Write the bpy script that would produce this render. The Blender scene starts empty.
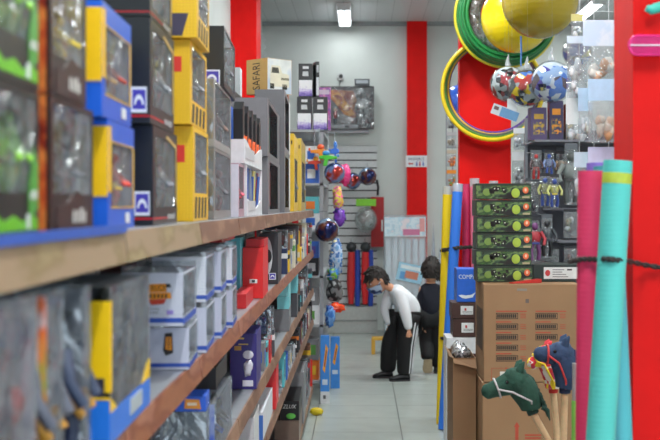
import bpy, bmesh, math, random
from mathutils import Vector, Matrix, noise as mnoise
PI = math.pi
F, VX, VY, EYE = 1150.0, 360.0, 205.0, 1.6
SC = bpy.context.scene
COL = SC.collection
RND = random.Random(7)

def P(px, py, d):
    return Vector(((px - VX) / F * d, d, EYE - (py - VY) / F * d))

# ------------------------------------------------------------------ materials
def lin(c):
    out = []
    for v in c[:3]:
        v = v / 255.0
        out.append(v / 12.92 if v <= 0.04045 else ((v + 0.055) / 1.055) ** 2.4)
    return (out[0], out[1], out[2], 1.0)

_M = {}
def newmat(name):
    m = bpy.data.materials.new(name)
    m.use_nodes = True
    nt = m.node_tree
    return m, nt, nt.nodes['Principled BSDF']

def coords(nt, scale=(1, 1, 1), kind='Object'):
    tc = nt.nodes.new('ShaderNodeTexCoord')
    mp = nt.nodes.new('ShaderNodeMapping')
    mp.inputs['Scale'].default_value = scale
    nt.links.new(tc.outputs[kind], mp.inputs['Vector'])
    return mp.outputs['Vector']

def ramp(nt, stops, interp='LINEAR'):
    r = nt.nodes.new('ShaderNodeValToRGB')
    r.color_ramp.interpolation = interp
    e = r.color_ramp.elements
    while len(e) < len(stops):
        e.new(0.5)
    for el, (p, c) in zip(e, stops):
        el.position = p
        el.color = c
    return r

def bump(nt, b, vec, scale, strength, dist=0.01, detail=3):
    n = nt.nodes.new('ShaderNodeTexNoise')
    n.inputs['Scale'].default_value = scale
    n.inputs['Detail'].default_value = detail
    nt.links.new(vec, n.inputs['Vector'])
    bp = nt.nodes.new('ShaderNodeBump')
    bp.inputs['Strength'].default_value = strength
    bp.inputs['Distance'].default_value = dist
    nt.links.new(n.outputs['Fac'], bp.inputs['Height'])
    nt.links.new(bp.outputs['Normal'], b.inputs['Normal'])

def mat(col, rough=0.5, var=0.06, scale=30, bmp=0.0, metal=0.0, emit=0.0, coat=0.0, name=None):
    """plain surface with a little noise in its colour"""
    key = ('p', tuple(col), rough, var, scale, bmp, metal, emit, coat)
    if key in _M:
        return _M[key]
    m, nt, b = newmat(name or 'surface_%d_%d_%d' % tuple(col[:3]))
    c = lin(col)
    b.inputs['Roughness'].default_value = rough
    b.inputs['Metallic'].default_value = metal
    b.inputs['Coat Weight'].default_value = coat
    vec = coords(nt)
    n = nt.nodes.new('ShaderNodeTexNoise')
    n.inputs['Scale'].default_value = scale
    n.inputs['Detail'].default_value = 3
    nt.links.new(vec, n.inputs['Vector'])
    r = ramp(nt, [(0.3, tuple(x * (1 - var) for x in c[:3]) + (1,)), (0.7, tuple(min(1, x * (1 + var)) for x in c[:3]) + (1,))])
    nt.links.new(n.outputs['Fac'], r.inputs['Fac'])
    nt.links.new(r.outputs['Color'], b.inputs['Base Color'])
    if bmp:
        bump(nt, b, vec, scale * 1.5, bmp)
    if emit:
        b.inputs['Emission Color'].default_value = c
        b.inputs['Emission Strength'].default_value = emit
    _M[key] = m
    return m

def art(cols, scale=20, rough=0.35, kind='noise', stretch=(1, 1, 1), detail=4.0, soft=False, metal=0.0):
    """printed artwork: patches of the given colours"""
    key = ('a', tuple(map(tuple, cols)), scale, rough, kind, stretch, detail, soft, metal)
    if key in _M:
        return _M[key]
    m, nt, b = newmat('printed_art_%d' % len(_M))
    vec = coords(nt, stretch)
    if kind == 'noise':
        t = nt.nodes.new('ShaderNodeTexNoise')
        t.inputs['Detail'].default_value = detail
        out = t.outputs['Fac']
        lo, hi = 0.33, 0.67
    else:
        t = nt.nodes.new('ShaderNodeTexVoronoi')
        out = t.outputs['Color']
        lo, hi = 0.0, 1.0
    t.inputs['Scale'].default_value = scale
    nt.links.new(vec, t.inputs['Vector'])
    k = len(cols)
    r = ramp(nt, [(lo + (hi - lo) * i / k, lin(c)) for i, c in enumerate(cols)], 'LINEAR' if soft else 'CONSTANT')
    nt.links.new(out, r.inputs['Fac'])
    nt.links.new(r.outputs['Color'], b.inputs['Base Color'])
    b.inputs['Roughness'].default_value = rough
    b.inputs['Metallic'].default_value = metal
    _M[key] = m
    return m

def clear(gloss=0.2, haze=0.12, tint=(235, 238, 240), rough=0.12, bmp=0.35, scale=9, crease=0.0):
    """thin clear plastic: mostly see-through, a glossy film and a touch of milky haze"""
    key = ('c', gloss, haze, tint, rough, bmp, scale, crease)
    if key in _M:
        return _M[key]
    m = bpy.data.materials.new('clear_plastic_%d' % len(_M))
    m.use_nodes = True
    nt = m.node_tree
    nt.nodes.clear()
    out = nt.nodes.new('ShaderNodeOutputMaterial')
    tr = nt.nodes.new('ShaderNodeBsdfTransparent')
    tr.inputs['Color'].default_value = lin(tint)
    gl = nt.nodes.new('ShaderNodeBsdfGlossy')
    gl.inputs['Roughness'].default_value = rough
    df = nt.nodes.new('ShaderNodeBsdfDiffuse')
    df.inputs['Color'].default_value = lin((225, 228, 232))
    vec = coords(nt)
    n = nt.nodes.new('ShaderNodeTexNoise')
    n.inputs['Scale'].default_value = scale
    n.inputs['Detail'].default_value = 2
    n.inputs['Distortion'].default_value = 1.2
    nt.links.new(vec, n.inputs['Vector'])
    bp = nt.nodes.new('ShaderNodeBump')
    bp.inputs['Strength'].default_value = bmp
    bp.inputs['Distance'].default_value = 0.03
    nt.links.new(n.outputs['Fac'], bp.inputs['Height'])
    nt.links.new(bp.outputs['Normal'], gl.inputs['Normal'])
    m1 = nt.nodes.new('ShaderNodeMixShader')
    m1.inputs['Fac'].default_value = gloss
    m2 = nt.nodes.new('ShaderNodeMixShader')
    m2.inputs['Fac'].default_value = haze
    if crease:
        # film creases with their highlights painted in as whitish streaks
        n2 = nt.nodes.new('ShaderNodeTexNoise')
        n2.inputs['Scale'].default_value = scale * 1.6; n2.inputs['Detail'].default_value = 4; n2.inputs['Distortion'].default_value = 2.5
        nt.links.new(vec, n2.inputs['Vector'])
        cr = ramp(nt, [(0.44, (haze, haze, haze, 1)), (0.52, (haze + crease,) * 3 + (1,)), (0.62, (haze + crease * .25,) * 3 + (1,)), (0.8, (haze + crease * 1.2,) * 3 + (1,))])
        nt.links.new(n2.outputs['Fac'], cr.inputs['Fac'])
        nt.links.new(cr.outputs['Color'], m2.inputs['Fac'])
    nt.links.new(tr.outputs[0], m1.inputs[1])
    nt.links.new(gl.outputs[0], m1.inputs[2])
    nt.links.new(m1.outputs[0], m2.inputs[1])
    nt.links.new(df.outputs[0], m2.inputs[2])
    nt.links.new(m2.outputs[0], out.inputs['Surface'])
    _M[key] = m
    return m

def grid_print(base, line, step, width=0.12, rough=0.4):
    """fine printed square grid in object space"""
    key = ('g', base, line, step, width)
    if key in _M:
        return _M[key]
    m, nt, b = newmat('grid_print')
    tc = nt.nodes.new('ShaderNodeTexCoord')
    sp = nt.nodes.new('ShaderNodeSeparateXYZ')
    nt.links.new(tc.outputs['Object'], sp.inputs[0])
    last = None
    for ax in 'XYZ':
        dv = nt.nodes.new('ShaderNodeMath'); dv.operation = 'DIVIDE'; dv.inputs[1].default_value = step
        nt.links.new(sp.outputs[ax], dv.inputs[0])
        fr = nt.nodes.new('ShaderNodeMath'); fr.operation = 'FRACT'
        nt.links.new(dv.outputs[0], fr.inputs[0])
        lt = nt.nodes.new('ShaderNodeMath'); lt.operation = 'LESS_THAN'; lt.inputs[1].default_value = width
        nt.links.new(fr.outputs[0], lt.inputs[0])
        if last is None:
            last = lt
        else:
            mx = nt.nodes.new('ShaderNodeMath'); mx.operation = 'MAXIMUM'
            nt.links.new(last.outputs[0], mx.inputs[0]); nt.links.new(lt.outputs[0], mx.inputs[1])
            last = mx
    r = ramp(nt, [(0.0, lin(base)), (1.0, lin(line))])
    nt.links.new(last.outputs[0], r.inputs['Fac'])
    nt.links.new(r.outputs['Color'], b.inputs['Base Color'])
    b.inputs['Roughness'].default_value = rough
    _M[key] = m
    return m

# ------------------------------------------------------------------ mesh builder
class MB:
    def __init__(s):
        s.v, s.f, s.mi, s.sm, s.mats = [], [], [], [], []
        s.M = None
    def mat_index(s, m):
        if m not in s.mats:
            s.mats.append(m)
        return s.mats.index(m)
    def add(s, verts, faces, m, smooth=False):
        o = len(s.v)
        for p in verts:
            p = Vector(p)
            s.v.append(s.M @ p if s.M else p)
        k = s.mat_index(m)
        for f in faces:
            s.f.append([o + i for i in f]); s.mi.append(k); s.sm.append(smooth)
        return s
    def box(s, lo, hi, m):
        x0, y0, z0 = lo; x1, y1, z1 = hi
        v = [(x0, y0, z0), (x1, y0, z0), (x1, y1, z0), (x0, y1, z0), (x0, y0, z1), (x1, y0, z1), (x1, y1, z1), (x0, y1, z1)]
        return s.add(v, [(3, 2, 1, 0), (4, 5, 6, 7), (0, 1, 5, 4), (1, 2, 6, 5), (2, 3, 7, 6), (3, 0, 4, 7)], m)
    def cyl(s, p0, p1, r0, m, r1=None, n=14, caps=True, smooth=True):
        return s.tube([p0, p1], [r0, r0 if r1 is None else r1], m, n, caps=caps, smooth=smooth)
    def tube(s, pts, r, m, n=8, closed=False, caps=True, smooth=True):
        pts = [Vector(p) for p in pts]
        k = len(pts)
        rs = list(r) if isinstance(r, (list, tuple)) else [r] * k
        verts, faces = [], []
        up = None
        for i, p in enumerate(pts):
            if closed:
                t = pts[(i + 1) % k] - pts[i - 1]
            else:
                t = pts[min(i + 1, k - 1)] - pts[max(i - 1, 0)]
            t.normalize()
            if up is None:
                up = Vector((0, 0, 1)) if abs(t.z) < 0.9 else Vector((1, 0, 0))
            a = t.cross(up)
            if a.length < 1e-6:
                a = t.orthogonal()
            a.normalize()
            b = a.cross(t); b.normalize()
            up = b
            for j in range(n):
                th = 2 * PI * j / n
                verts.append(p + (a * math.cos(th) + b * math.sin(th)) * rs[i])
        for i in range(k if closed else k - 1):
            q = (i + 1) % k
            for j in range(n):
                j2 = (j + 1) % n
                faces.append((i * n + j, i * n + j2, q * n + j2, q * n + j))
        s.add(verts, faces, m, smooth)
        if caps and not closed:
            s.add([verts[j] for j in range(n)], [tuple(range(n))], m) if s.M is None else s.add([verts[j] for j in range(n)], [tuple(range(n))], m)
            s.add([verts[(k - 1) * n + j] for j in range(n)], [tuple(reversed(range(n)))], m)
        return s
    def ball(s, c, r, m, n=20, k=12, M=None, keep=None, wob=0.0, seed=0):
        c = Vector(c)
        rx, ry, rz = (r, r, r) if not isinstance(r, (tuple, list)) else r
        verts, faces = [], []
        def pt(u):
            q = Vector((u.x * rx, u.y * ry, u.z * rz))
            if wob:
                q *= 1 + wob * mnoise.noise(u * 3.1 + Vector((seed, seed, seed)))
            return c + (M @ q if M else q)
        us = [Vector((0, 0, 1))]
        for i in range(1, k):
            ph = PI * i / k
            for j in range(n):
                th = 2 * PI * j / n
                us.append(Vector((math.sin(ph) * math.cos(th), math.sin(ph) * math.sin(th), math.cos(ph))))
        us.append(Vector((0, 0, -1)))
        verts = [pt(u) for u in us]
        L = len(us) - 1
        for j in range(n):
            faces.append((0, 1 + j, 1 + (j + 1) % n))
            faces.append((L, L - n + (j + 1) % n, L - n + j))
        for i in range(k - 2):
            for j in range(n):
                a = 1 + i * n + j; b = 1 + i * n + (j + 1) % n
                faces.append((a, a + n, b + n, b))
        if keep:
            faces = [f for f in faces if all(keep(us[i]) for i in f)]
        return s.add(verts, faces, m, True)
    def prism(s, poly, y0, y1, m, plane='xz'):
        """extrude an outline given in x,z (or another plane) along the remaining axis"""
        n = len(poly)
        def mk(a, b, t):
            return {'xz': (a, t, b), 'yz': (t, a, b), 'xy': (a, b, t)}[plane]
        v = [mk(a, b, y0) for a, b in poly] + [mk(a, b, y1) for a, b in poly]
        fc = [tuple(range(n)), tuple(reversed(range(n, 2 * n)))]
        fc += [(i, n + i, n + (i + 1) % n, (i + 1) % n) for i in range(n)]
        return s.add(v, fc, m)
    def torus(s, c, R, r, m, ax=(0, 1, 0), n=48, k=8):
        ax = Vector(ax).normalized()
        a = ax.orthogonal().normalized(); b = ax.cross(a)
        c = Vector(c)
        return s.tube([c + (a * math.cos(2 * PI * i / n) + b * math.sin(2 * PI * i / n)) * R for i in range(n)], r, m, k, closed=True)
    def build(s, name, parent=None, bevel=0.0, subd=0, weld=False):
        me = bpy.data.meshes.new(name)
        me.from_pydata([tuple(p) for p in s.v], [], s.f)
        for m in s.mats:
            me.materials.append(m)
        me.polygons.foreach_set('material_index', s.mi)
        me.polygons.foreach_set('use_smooth', s.sm)
        bm = bmesh.new(); bm.from_mesh(me)
        if weld:
            bmesh.ops.remove_doubles(bm, verts=bm.verts, dist=1e-5)
        bmesh.ops.recalc_face_normals(bm, faces=bm.faces)
        bm.to_mesh(me); bm.free()
        me.update()
        o = bpy.data.objects.new(name, me)
        COL.objects.link(o)
        if parent:
            o.parent = parent
        if bevel:
            b = o.modifiers.new('bevel', 'BEVEL'); b.width = bevel; b.segments = 2; b.limit_method = 'ANGLE'; b.angle_limit = math.radians(40)
        if subd:
            b = o.modifiers.new('subd', 'SUBSURF'); b.levels = subd; b.render_levels = subd
        return o

LABELS = {}
def tag(o, label, cat, group=None, kind=None):
    o['label'] = label
    o['category'] = cat
    if group:
        o['group'] = group
    if kind:
        o['kind'] = kind
    LABELS.setdefault(label, []).append(o.name)
    return o

def thing(name, label, cat, loc=(0, 0, 0), rz=0.0, group=None):
    o = bpy.data.objects.new(name, None)
    COL.objects.link(o)
    o.empty_display_size = 0.05
    o.location = loc
    o.rotation_euler = (0, 0, rz)
    return tag(o, label, cat, group)

def struct(o):
    o['kind'] = 'structure'
    return o

def text_into(mb, s, m, origin, ux, uz, width=None, height=None, depth=0.0006, shear=0.0):
    """letters as flat raised print; origin = lower left, ux/uz = directions"""
    cu = bpy.data.curves.new('t', 'FONT')
    cu.body = s
    cu.size = 1.0
    cu.shear = shear
    cu.resolution_u = 2
    ob = bpy.data.objects.new('t', cu)
    COL.objects.link(ob)
    dg = bpy.context.evaluated_depsgraph_get()
    me = bpy.data.meshes.new_from_object(ob.evaluated_get(dg))
    xs = [v.co.x for v in me.vertices]; ys = [v.co.y for v in me.vertices]
    x0, x1, y0, y1 = min(xs), max(xs), min(ys), max(ys)
    kx = (width / (x1 - x0)) if width else None
    kz = (height / (y1 - y0)) if height else None
    kx = kx or kz; kz = kz or kx
    ux = Vector(ux).normalized(); uz = Vector(uz).normalized(); nn = ux.cross(uz)
    o = Vector(origin)
    mb.add([o + ux * (v.co.x - x0) * kx + uz * (v.co.y - y0) * kz + nn * depth for v in me.vertices],
           [tuple(p.vertices) for p in me.polygons], m)
    bpy.data.objects.remove(ob); bpy.data.curves.remove(cu); bpy.data.meshes.remove(me)

WHITE = (232, 232, 230); BLACK = (22, 22, 24); RED = (205, 22, 26); YEL = (250, 200, 20); BLUE = (35, 105, 215)
TEAL = (70, 195, 200); GREY = (125, 125, 128); ORANGE = (240, 120, 30); GREEN = (60, 165, 55); PURPLE = (75, 55, 160)
NAVY = (25, 40, 80); TAN = (200, 165, 105); PINK = (235, 85, 125); DGREY = (60, 60, 64); BROWN = (90, 55, 40); SILVER = (175, 178, 184)
steel = mat((150, 154, 160), 0.38, 0.05, 15, metal=0.4, name='painted_steel')
# ------------------------------------------------------------------ the room
XL, XR, YF, YB, HC = -1.25, 4.6, -3.0, 14.72, 3.94

def floor_mat():
    m, nt, b = newmat('floor_tiles')
    tc = nt.nodes.new('ShaderNodeTexCoord')
    mp = nt.nodes.new('ShaderNodeMapping')
    mp.inputs['Location'].default_value = (-0.292, -0.08, 0)
    nt.links.new(tc.outputs['Object'], mp.inputs['Vector'])
    bt = nt.nodes.new('ShaderNodeTexBrick')
    bt.offset = 0.0
    for k, v in (('Scale', 1.0), ('Brick Width', 0.62), ('Row Height', 0.535), ('Mortar Size', 0.004), ('Mortar Smooth', 0.3), ('Bias', -0.2)):
        bt.inputs[k].default_value = v
    bt.inputs['Color1'].default_value = lin((178, 186, 180))
    bt.inputs['Color2'].default_value = lin((171, 179, 174))
    bt.inputs['Mortar'].default_value = lin((96, 100, 98))
    nt.links.new(mp.outputs['Vector'], bt.inputs['Vector'])
    n = nt.nodes.new('ShaderNodeTexNoise')
    n.inputs['Scale'].default_value = 6; n.inputs['Detail'].default_value = 6
    nt.links.new(tc.outputs['Object'], n.inputs['Vector'])
    r = ramp(nt, [(0.3, (0.86, 0.86, 0.86, 1)), (0.7, (1, 1, 1, 1))])
    nt.links.new(n.outputs['Fac'], r.inputs['Fac'])
    mx = nt.nodes.new('ShaderNodeMix'); mx.data_type = 'RGBA'; mx.blend_type = 'MULTIPLY'
    mx.inputs['Factor'].default_value = 1.0
    nt.links.new(bt.outputs['Color'], mx.inputs['A']); nt.links.new(r.outputs['Color'], mx.inputs['B'])
    nt.links.new(mx.outputs['Result'], b.inputs['Base Color'])
    b.inputs['Roughness'].default_value = 0.32
    return m

def ceil_mat():
    m, nt, b = newmat('ceiling_strips')
    tc = nt.nodes.new('ShaderNodeTexCoord')
    w = nt.nodes.new('ShaderNodeTexWave')
    w.wave_type = 'BANDS'; w.bands_direction = 'X'; w.wave_profile = 'SAW'
    w.inputs['Scale'].default_value = 1.6
    nt.links.new(tc.outputs['Object'], w.inputs['Vector'])
    r = ramp(nt, [(0.0, lin((160, 166, 168))), (0.06, lin((204, 208, 210))), (1.0, lin((208, 212, 214)))])
    nt.links.new(w.outputs['Fac'], r.inputs['Fac'])
    nt.links.new(r.outputs['Color'], b.inputs['Base Color'])
    b.inputs['Roughness'].default_value = 0.4
    return m

wallp = mat((206, 212, 209), 0.6, 0.03, 3, name='wall_paint')
redp = mat((228, 12, 8), 0.55, 0.05, 8, bmp=0.04, name='red_paint')
redp.node_tree.nodes['Principled BSDF'].inputs['Specular IOR Level'].default_value = .22
def slab(name, lo, hi, m):
    return struct(MB().box(lo, hi, m).build(name))
slab('floor', (XL - .1, YF - .1, -0.1), (XR + .1, YB + .1, 0), floor_mat())
slab('ceiling', (XL - .1, YF - .1, HC), (XR + .1, YB + .1, HC + .1), ceil_mat())
slab('wall_back', (XL - .1, YB, 0), (XR + .1, YB + .1, HC), wallp)
slab('wall_left', (XL - .1, YF, 0), (XL, YB, HC), wallp)
slab('wall_right', (XR, YF, 0), (XR + .1, YB, HC), wallp)
slab('wall_front', (XL - .1, YF - .1, 0), (-.8, YF, HC), wallp)
slab('wall_front', (4.2, YF - .1, 0), (XR + .1, YF, HC), wallp)
slab('wall_front', (-.8, YF - .1, 3.1), (4.2, YF, HC), wallp)
slab('wall_front', (-.8, YF - .1, 0), (4.2, YF, .12), wallp)
w = MB()
for x in (-.8, .83, 2.5, 4.14):
    w.box((x, YF - .09, .12), (x + .06, YF - .02, 3.1), steel)
for z in (.12, 2.3, 3.04):
    w.box((-.74, YF - .088, z), (4.14, YF - .022, z + .06), steel)
wf2 = struct(w.build('fill_window'))  # window added behind the camera so sky light brightens the near goods
MB().box((-.75, YF - .06, .15), (4.15, YF - .05, 3.05), clear(.04, .0, bmp=.0)).build('glass', wf2)
pl = bpy.data.lights.new('fill_window_portal', 'AREA'); pl.shape = 'RECTANGLE'; pl.size = 5.0; pl.size_y = 2.98  # samples the sky through the added window
pl.cycles.is_portal = True
po = bpy.data.objects.new('fill_window_portal', pl); COL.objects.link(po); po.location = (1.7, YF - .12, 1.61); po.rotation_euler = (PI / 2, 0, 0); po.parent = None
slab('trim_1', (XL, YB - .045, HC - .05), (XR, YB, HC), mat((150, 155, 156), .5))
# red pilasters and columns
p0 = P(407, 22, YB - .08); p1 = P(427, 22, YB - .08)
slab('red_pilaster', (p0.x, YB - .08, 0), (p1.x, YB, HC), redp)
slab('red_pilaster', (XL, 11.1, 0), (-1.0, 11.6, HC), redp)
slab('red_column', (.655, 2.76, 0), (1.25, 2.965, HC), redp)
slab('red_column', (P(459.5, 0, 8.6).x, 8.6, 0), (P(511, 0, 8.6).x, 8.74, HC), redp)
# louvred vent on the left wall
w = MB()
dk = mat((40, 44, 46), .6)
w.box((XL, 12.6, 2.2), (XL + .01, 14.6, 3.75), dk)
wf = w.build('window_1'); struct(wf)
l = MB()
for i in range(16):
    z = 2.24 + i * .094
    l.add([(XL + .01, 12.62, z), (XL + .06, 12.62, z + .05), (XL + .06, 14.58, z + .05), (XL + .01, 14.58, z),
           (XL + .014, 12.62, z - .006), (XL + .064, 12.62, z + .044), (XL + .064, 14.58, z + .044), (XL + .014, 14.58, z - .006)],
          [(0, 1, 2, 3), (7, 6, 5, 4), (0, 4, 5, 1), (3, 2, 6, 7), (1, 5, 6, 2), (0, 3, 7, 4)], mat((190, 195, 195), .4))
l.build('louvre_blades', wf)

# ------------------------------------------------------------------ fluorescent lamps
tube_m = mat((245, 250, 255), .4, 0, emit=9.0, name='lit_tube')
housing = mat((225, 228, 230), .35)
def lamp(x, y, label, power):
    t = thing('fluorescent_lamp', label, 'lamp', (x, y, HC), group='ceiling lamps')
    MB().box((-.085, -.62, -.05), (.085, .62, 0), housing).build('housing', t, bevel=.008)
    for s in (-1, 1):
        MB().cyl((s * .045, -.59, -.068), (s * .045, .59, -.068), .016, tube_m, n=10).build('tube', t)
    e = MB()
    for yy in (-.61, .59):
        e.box((-.075, yy, -.09), (.075, yy + .02, -.05), housing)
    e.build('end_caps', t)
    li = bpy.data.lights.new('lamp_light', 'AREA')
    li.shape = 'RECTANGLE'; li.size = .2; li.size_y = 1.2; li.energy = power; li.color = (0.95, 1.0, 0.99)
    lo = bpy.data.objects.new('lamp_light', li); COL.objects.link(lo)
    lo.location = (0, 0, -.11); lo.parent = t
lamp(-.19, 13.9, 'twin tube fluorescent lamp on the ceiling above the packaged orange display', 8)
lamp(2.68, 13.5, 'twin tube fluorescent lamp on the ceiling glimpsed above the hanging bags', 14)
for y in (10.4, 7.0, 3.6, .4):
    lamp(-.19 + .35, y, 'overhead fluorescent lamp along the aisle, above the picture', 62 if y < 8 else 42)
for y in (9.8, 5.6, 1.2):
    lamp(2.68, y, 'overhead fluorescent lamp over the next aisle, out of the picture', 55)

# ------------------------------------------------------------------ shelving along the left
SH = [('top', 1.56), ('second', 1.24), ('third', .935), ('fourth', .69), ('bottom', .15)]
lipA = art([(150, 134, 92), (166, 146, 108), (140, 120, 84), (160, 136, 108)], 12, .45, stretch=(1, .35, 1), soft=True)
lipB = art([(138, 78, 48), (152, 94, 62), (126, 66, 44), (160, 104, 80)], 12, .4, stretch=(1, .3, 1), soft=True)
lipC = art([(138, 100, 74), (152, 116, 92), (122, 86, 66)], 12, .45, stretch=(1, .3, 1), soft=True)
edges = [.55, .98, 1.85, 2.72, 3.58, 4.62, 5.6, 6.6, 7.6, 8.6, 9.3]
grid_back = grid_print((214, 214, 216), (70, 70, 74), .02, .16)
bay_words = ['before the green toy boxes', 'under the nearest green toy boxes', 'holding the near white grid-print boxes', 'under the black boxes with violet crests',
             'under the white display cartons', 'holding the teal cartons', 'under the tall yellow packs', 'just past the tall yellow packs', 'second from the far end of the shelving', 'at the far end, by the doll boxes']
for i in range(len(edges) - 1):
    y0, y1 = edges[i], edges[i + 1]
    t = thing('shelving_unit', 'grey shelving bay with brown price rails ' + bay_words[i], 'shelf', (-.60, (y0 + y1) / 2, 0), group='shelving bays along the left')
    dx = .60; h = (y1 - y0) / 2
    MB().box((-.27, -h + .002, .1), (-.255, h - .002, 2.0 if i > 1 else 1.56), grid_back).build('back_panel', t)
    MB().box((-.25, -h + .004, 0), (.2, h - .004, .12), mat((120, 122, 124), .5)).build('plinth', t, bevel=.004)
    for j, (nm, z) in enumerate(SH):
        s = MB().box((-.255, -h + .003, z - .022), (.215, h - .003, z - .0012), steel).build('shelf_board', t)
        m = lipC if j > 1 else (lipB if j == 1 else (lipA if i < 3 else lipC))
        g = .006
        if j < 4:
            MB().prism([(.2155, z - .052), (.228, z - .052), (.221, z - .002), (.2155, z - .002)], -h + g, h - g, m).build('price_rail', s)
            if j == 0 and i < 2:
                MB().box((.2225, -h + g, z - .004), (.2265, h - g, z + .009), mat((50, 96, 190), .35)).build('blue_strip', s)
        else:
            MB().box((.215, -h + g, z - .05), (.222, h - g, z - .002), m).build('price_rail', s)
    MB().box((-.285, h - .028, 0), (-.25, h + .0, 2.0 if i > 1 else 1.55), steel).build('upright', t)

# ------------------------------------------------------------------ boxes on the shelves
PANE = clear(.10, .03, bmp=.8, crease=.05, scale=6)
PANE2 = clear(.15, .04, rough=.10, bmp=1.2, scale=9, crease=.09)
PANE3 = clear(.07, .0, bmp=.5)
crest_m = (mat((235, 235, 245), .4), mat((70, 60, 170), .4))
def crest(name, parent, x0, x1, z0, z1, axis='end', off=.0012):
    """white sticker with a violet field and a white arch"""
    b = MB()
    u = Vector((0, -1, 0)) if axis == 'end' else Vector((1, 0, 0))
    n = Vector((-1, 0, 0)) if axis == 'end' else Vector((0, -1, 0))
    def pt(a, z, k):
        return u * a + Vector((0, 0, z)) + n * (off + k)
    def rect(a0, a1, b0, b1, k, m):
        b.add([pt(a0, b0, k), pt(a1, b0, k), pt(a1, b1, k), pt(a0, b1, k)], [(0, 1, 2, 3)], m)
    rect(x0, x1, z0, z1, 0, crest_m[0])
    w = x1 - x0; h = z1 - z0
    rect(x0 + .08 * w, x1 - .08 * w, z0 + .12 * h, z1 - .1 * h, .0004, crest_m[1])
    pts = []
    for i in range(9):
        th = PI * i / 8
        pts.append((x0 + w * (.5 + .32 * math.cos(th)), z0 + h * (.3 + .4 * math.sin(th))))
    pin = [(x0 + w * (.5 + .2 * math.cos(PI * i / 8)), z0 + h * (.3 + .22 * math.sin(PI * i / 8))) for i in range(9)]
    b.add([pt(a, z, .0008) for a, z in pts] + [pt(a, z, .0008) for a, z in pin], [(i, i + 1, 9 + i + 1, 9 + i) for i in range(8)], crest_m[0])
    return b.build(name, parent)

def marks(b, x0, x1, z0, z1, n, m, axis='front', off=.0014, seed=0):
    """a row of small printed blocks, too soft in the photo to be read"""
    r = random.Random(seed)
    st = (x1 - x0) / n
    for i in range(n):
        a0, a1 = x0 + i * st, x0 + i * st + st * r.uniform(.5, .82)
        zz = z1 - (z1 - z0) * r.uniform(0, .35)
        if axis == 'front':
            b.add([(a0, -off, z0), (a1, -off, z0), (a1, -off, zz), (a0, -off, zz)], [(0, 1, 2, 3)], m)
        else:
            b.add([(-off, a0, z0), (-off, a1, z0), (-off, a1, zz), (-off, a0, zz)], [(0, 1, 2, 3)], m)

def toy_car(b, x0, x1, y0, y1, z0, cols, h=None):
    L = x1 - x0; h = h or L * .42
    prof = [(0, .22), (0, .5), (.22, .56), (.36, .95), (.72, 1.0), (.84, .62), (1, .56), (1, .22)]
    b.prism([(x0 + L * a, z0 + h * c) for a, c in prof], y0, y1, mat(cols[0], .25, coat=.6))
    b.prism([(x0 + L * a, z0 + h * c) for a, c in [(.3, .62), (.4, .9), (.68, .92), (.76, .64)]], y0 - .002, y1 + .002, mat((30, 34, 40), .15))
    for a in (.2, .78):
        for y in (y0 - .004, y1 - .012):
            b.cyl((x0 + L * a, y, z0 + h * .24), (x0 + L * a, y + .016, z0 + h * .24), h * .24, mat((24, 24, 26), .6), n=14)
            b.cyl((x0 + L * a, y - .001, z0 + h * .24), (x0 + L * a, y + .017, z0 + h * .24), h * .11, mat(cols[1], .35, metal=.4), n=10)

def toy_figure(b, x, y, z0, h, cols, seed=0):
    r = random.Random(seed)
    c0, c1 = mat(cols[0], .4), mat(cols[1], .4)
    for s in (-1, 1):
        b.tube([(x + s * h * .09, y, z0), (x + s * h * .11, y - .01, z0 + h * .22), (x + s * h * .06, y, z0 + h * .45)], [h * .06, h * .05, h * .075], c0, 8)
        b.tube([(x + s * h * .15, y, z0 + h * .74), (x + s * h * .26, y - .012, z0 + h * .56), (x + s * h * .22, y - .03, z0 + h * .4)], [h * .06, h * .045, h * .04], c1, 8)
    b.ball((x, y, z0 + h * .6), (h * .16, h * .1, h * .2), c1, 12, 8)
    b.ball((x, y - .005, z0 + h * .89), (h * .09, h * .085, h * .11), c0, 12, 8)
    b.box((x - h * .1, y - h * .11, z0 + h * .42), (x + h * .1, y + h * .08, z0 + h * .47), mat(cols[2 % len(cols)], .4))

def open_carton(L, W, H, m, win, t=.003, inner=None, back=True, top=None):
    """box with a rectangular opening in its front face; win = (x0, x1, z0, z1)"""
    b = MB()
    x0, x1, z0, z1 = win
    b.box((0, 0, 0), (t, W, H), m); b.box((L - t, 0, 0), (L, W, H), m)
    b.box((t, 0, 0), (L - t, W, t), m)
    if top:
        # the window runs on over the top face
        b.box((t, 0, H - t), (x0, W, H), m); b.box((x1, 0, H - t), (L - t, W, H), m); b.box((x0, W * .8, H - t), (x1, W, H), m); b.box((x0, 0, H - t), (x1, .006, H), m)
        b.box((x0, .006, H - .0012), (x1, W * .8, H - .0004), top)
    else:
        b.box((t, 0, H - t), (L - t, W, H), m)
    b.box((t, W - t, t), (L - t, W, H - t), inner or m)
    if inner:
        b.box((L - t - .0015, t, z0), (L - t - .0003, W - t, H - t - .001), inner)
    for lo, hi in (((t, 0, t), (x0, t, H - t)), ((x1, 0, t), (L - t, t, H - t)), ((x0, 0, t), (x1, t, z0)), ((x0, 0, z1), (x1, t, H - t))):
        if hi[0] > lo[0] and hi[2] > lo[2]:
            b.box(lo, hi, m)
    return b

def span(b, c, X0=.405, dX=.022):
    """near corner at pixel column b, far corner at column c of the front of a box standing at X0"""
    d0 = F * X0 / (360 - b); d1 = F * (X0 + dX) / (360 - c)
    dy = d1 - d0
    return Vector((-X0, d0, 0)), math.hypot(dy, dX), PI / 2 + math.atan2(dX, dy)

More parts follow.
